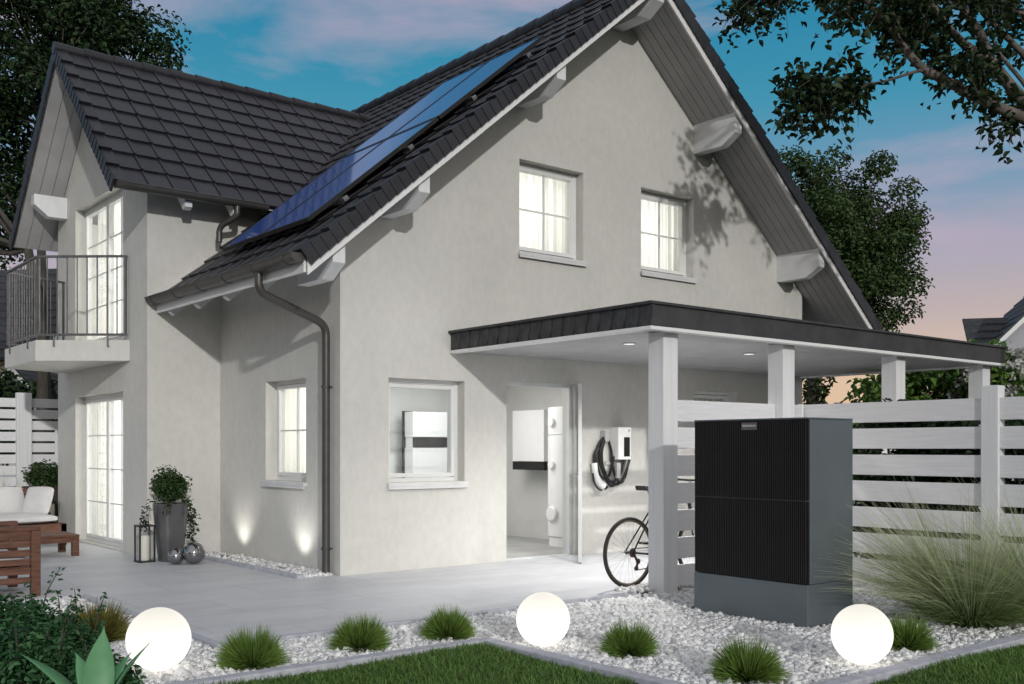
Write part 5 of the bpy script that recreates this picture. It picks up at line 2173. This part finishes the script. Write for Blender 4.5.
for k in range(9):
    y = -3.8 + k
    mb.tube([(9.6, y, -.1), (9.63, y + .05, .8), (9.6, y + .1, 1.4)], [.03, .02, .01], 6)
mb.build('stems', M['bark_dark'], hd)
# white flowering bush
c = at(988, 374, 16.5)
t = tree('flowering_bush', (c.x, c.y, 0), c, (.75, .7, .42), 34, 60, .12, 'leaf_hedge', 'white flowering bush in front of the neighbouring grey house', 110, .07, None, .2, .34)
t['category'] = 'bush'
rng = np.random.default_rng(111)
cc, rr_ = crown_clumps(rng, c, (.80, .75, .50), 46, .1, .18, .75)
P_, D_ = clump_points(rng, cc, rr_, [60] * 42, .6)
leaves('blossom', P_, .075, M['petal'], rng, t, out=D_, aspect=.9)

# the overhanging tree at the right, trunk just outside the view
rng = np.random.default_rng(120)
KD = 1.5          # standing 12 m off, next to the carport


def atk(px, py, d):
    return at(px, py, d * KD)


ot_base = atk(1150, 448, 8.0)
ot = thing('tree', (ot_base.x, ot_base.y, 0), 'pale barked tree leaning in from the top right with hanging leaves', 'tree')
fork = atk(1105, 165, 8.0)
mb = MB()
limb(mb, (ot_base.x, ot_base.y, -.1), fork, .2, .11, rng, .05)


def px_limb(pts, r0, r1):
    P = [atk(*p) for p in pts]
    r0, r1 = r0 * 1.0, r1 * 0.9
    n = len(P)
    mb.tube(smooth_path(P, 4), [r0] * (2 + 5 * (n - 2)) if r0 == r1 else [r0 + (r1 - r0) * i / (1 + 5 * (n - 2)) for i in range(2 + 5 * (n - 2))], 10)
    return P


px_limb([(1105, 165, 8.0), (1045, 132, 8.0), (1024, 118, 8.0), (992, 105, 7.9), (954, 85, 7.9), (921, 68, 7.8), (902, 46, 7.8), (888, 24, 7.8), (866, 0, 7.7), (835, -40, 7.6)], .075, .032)
px_limb([(1105, 165, 8.0), (1040, 122, 8.1), (1012, 88, 8.1), (991, 62, 8.1), (981, 34, 8.2), (957, 0, 8.2), (920, -60, 8.3)], .085, .04)
px_limb([(1000, 72, 8.1), (983, 58, 8.0), (961, 42, 7.9), (945, 24, 7.9), (928, 0, 7.8), (900, -50, 7.7)], .06, .035)
px_limb([(1105, 165, 8.0), (1060, 95, 8.3), (1024, 55, 8.4), (1009, 39, 8.4), (983, 14, 8.5), (950, -30, 8.6)], .05, .025)
px_limb([(1060, 140, 8.0), (1024, 83, 8.2), (1000, 55, 8.3), (989, 31, 8.3), (984, 5, 8.3)], .03, .012)
px_limb([(930, 73, 7.85), (921, 70, 7.8), (904, 75, 7.7), (884, 82, 7.75), (860, 84, 7.8), (835, 88, 7.8), (805, 96, 7.8)], .022, .005)
px_limb([(902, 46, 7.8), (893, 20, 7.7), (890, 0, 7.6)], .016, .01)
px_limb([(888, 24, 7.8), (850, 8, 8.0), (815, -6, 9.0), (775, -8, 9.8), (745, 6, 10.0)], .02, .005)
px_limb([(1060, 30, 8.2), (1000, 4, 8.2), (930, 3, 8.1), (875, 0, 8.0)], .022, .01)
top_c = V((9.4, -4.6, 8.4))
for k in range(7):
    q = top_c + V(rng.normal(0, 1.0, 3))
    limb(mb, fork, q, .06, .012, rng, .1)
limb(mb, fork, top_c, .10, .03, rng, .08)
LP, LD = [], []


def twig(px, py, dep, tx, ty, n, spread=.05):
    """a thin hanging twig with leaves along it."""
    a, b = atk(px, py, dep), atk(tx, ty, dep + rng.uniform(-.25, .25))
    pts = [a, a.lerp(b, .5) + V((0, 0, .05)), b]
    mb.tube(pts, [.005, .004, .002], 4)
    for i in range(n):
        q = (i + rng.uniform(0, 1)) / n
        p = a.lerp(b, q) + V(rng.normal(0, spread * KD, 3)) + V((0, 0, .04 * math.sin(PI * q)))
        LP.append(tuple(p))


for (x, y, d) in ((742, 4, 10.0), (756, 0, 10.0), (768, -5, 9.9), (784, -5, 9.8)):
    for k in range(7):
        twig(x + rng.normal(0, 5), y - 6, d, x + rng.normal(-6, 14), y + rng.uniform(18, 42), 6)
for k in range(46):
    x = rng.uniform(790, 862)
    y = 92 + rng.normal(0, 10) + (x - 820) * -.1
    twig(x, y, 7.8, x + rng.normal(-8, 15), y + rng.normal(14, 20) + (14 if x < 835 else 0), 6)
for k in range(6):
    x = rng.uniform(785, 815)
    twig(x, 105, 7.8, x + rng.normal(-12, 6), rng.uniform(122, 146), 6, .04)
for k in range(60):
    x = rng.uniform(822, 1010)
    y = rng.uniform(-25, 8)
    twig(x, y, 7.9 + rng.uniform(-.5, .5), x + rng.normal(-4, 12), y + rng.uniform(10, 34), 8, .06)
for k in range(52):
    q = rng.uniform(0, 1)
    x = 885 + q * 105
    y = 15 + q * 55 + rng.normal(0, 12)
    twig(x, y, 8.1 + rng.uniform(-.4, .4), x + rng.normal(0, 10), y + rng.uniform(8, 34), 8, .06)
for k in range(14):
    x = rng.uniform(985, 1040)
    twig(x, rng.uniform(96, 125), 8.1, x + rng.normal(0, 8), rng.uniform(118, 158), 5, .05)
for k in range(16):
    x = rng.uniform(985, 1040)
    twig(x, rng.uniform(-10, 40), 8.5, x + rng.normal(0, 8), rng.uniform(20, 70), 6, .07)
mb.build('trunk', M['bark'], ot, smooth='all')
cc, rr_ = crown_clumps(rng, top_c, (2.0, 2.0, 1.8), 46, .3, .55, .25)
P_, D_ = clump_points(rng, cc, rr_, [60] * 46, .2)
ALL = np.concatenate([np.array(LP), P_])
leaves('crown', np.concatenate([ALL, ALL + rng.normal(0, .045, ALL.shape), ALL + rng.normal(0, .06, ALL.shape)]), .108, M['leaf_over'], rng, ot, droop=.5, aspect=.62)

# ------------------------------------------------------------------ NEIGHBOURING HOUSES
def neighbour(c, ang, wdt, length, eave, ridge, wall, label, over=.35, side=None):
    t = thing('house', (c[0], c[1], 0), label, 'house', 'neighbouring houses')
    T = Matrix.Translation((c[0], c[1], 0)) @ Matrix.Rotation(ang, 4, 'Z')
    h = wdt / 2
    mb = MB(T)
    mb.prism([(-h, -.1), (h, -.1), (h, eave), (0, ridge), (-h, eave)], 'y', 0, length)
    mb.build('wall', M[wall], t)
    sl = (ridge - eave) / h
    mb = MB(T)
    n = 12
    for s in (-1, 1):
        for i in range(n):
            xa, xb = (h + over) * (1 - i / n), (h + over) * (1 - (i + 1) / n)
            za, zb = ridge - xa * sl, ridge - xb * sl
            mb.hexa([(s * xa, -over, za + .04), (s * xa, length + over, za + .04), (s * xb, length + over, zb + .02), (s * xb, -over, zb + .02),
                     (s * xa, -over, za + .16), (s * xa, length + over, za + .16), (s * xb, length + over, zb + .10), (s * xb, -over, zb + .10)])
    mb.build('roof', M['neighbour_roof'], t)
    mb = MB(T)
    for s in (-1, 1):
        mb.hexa([(s * (h + over), -over - .03, ridge - (h + over) * sl - .16), (s * (h + over), -over - .002, ridge - (h + over) * sl - .16), (s * .01, -over - .002, ridge - .16), (s * .01, -over - .03, ridge - .16),
                 (s * (h + over), -over - .03, ridge - (h + over) * sl + .038), (s * (h + over), -over - .002, ridge - (h + over) * sl + .038), (s * .01, -over - .002, ridge + .038), (s * .01, -over - .03, ridge + .038)])
    mb.build('verge_board', M['trim_white'], t)
    if side:
        mb = MB(T)
        sz, d0, d1 = side
        for i in range(6):
            ya, yb = d0 + (d1 - d0) * i / 6, d0 + (d1 - d0) * (i + 1) / 6
            za, zb = sz - (d1 - ya) * .9, sz - (d1 - yb) * .9
            mb.hexa([(-h - .10, ya, za), (-h + 1.5, ya, za), (-h + 1.5, yb, zb - .03), (-h - .10, yb, zb - .03),
                     (-h - .10, ya, za + .12), (-h + 1.5, ya, za + .12), (-h + 1.5, yb, zb + .06), (-h - .10, yb, zb + .06)])
        mb.box(-h - .02, -h + .01, d0 + .25, 2 * d1 - d0 - .25, 0, sz - (d1 - d0 - .25) * .9)
        mb.build('side_roof', M['neighbour_roof'], t)
    for x0_ in (-h * .5, h * .25):
        mb = MB(T)
        ring(mb, x0_, x0_ + 1.0, .9, 2.1, .08, -.04, .02)
        wnd = mb.build('window', M['frame_white'], t)
        mb = MB(T)
        mb.box(x0_ + .08, x0_ + .92, -.012, -.004, .98, 2.02)
        mb.build('pane', M['black_plastic'], wnd)
    return t


p = at(1108, 448, 36)
neighbour(p, math.atan2(CF.y, CF.x) - PI / 2 - .25, 8.4, 7, 4.5, 8.7, 'neighbour_wall', 'grey neighbouring house with dark gable roof beyond the carport at the right edge', .35, (6.25, .6, 2.6))
p = at(14, 448, 34)
neighbour(p, math.atan2(CF.y, CF.x) - PI / 2 + .1, 3.1, 6, 2.2, 4.0, 'neighbour_wall', 'small grey gabled house beyond the fence below the balcony', .25)
p = at(95, 448, 42)
neighbour(p, math.atan2(CF.y, CF.x) - .15, 8.0, 9, 4.9, 8.6, 'neighbour_peach', 'dark roofed house seen through the balcony railing', .4)
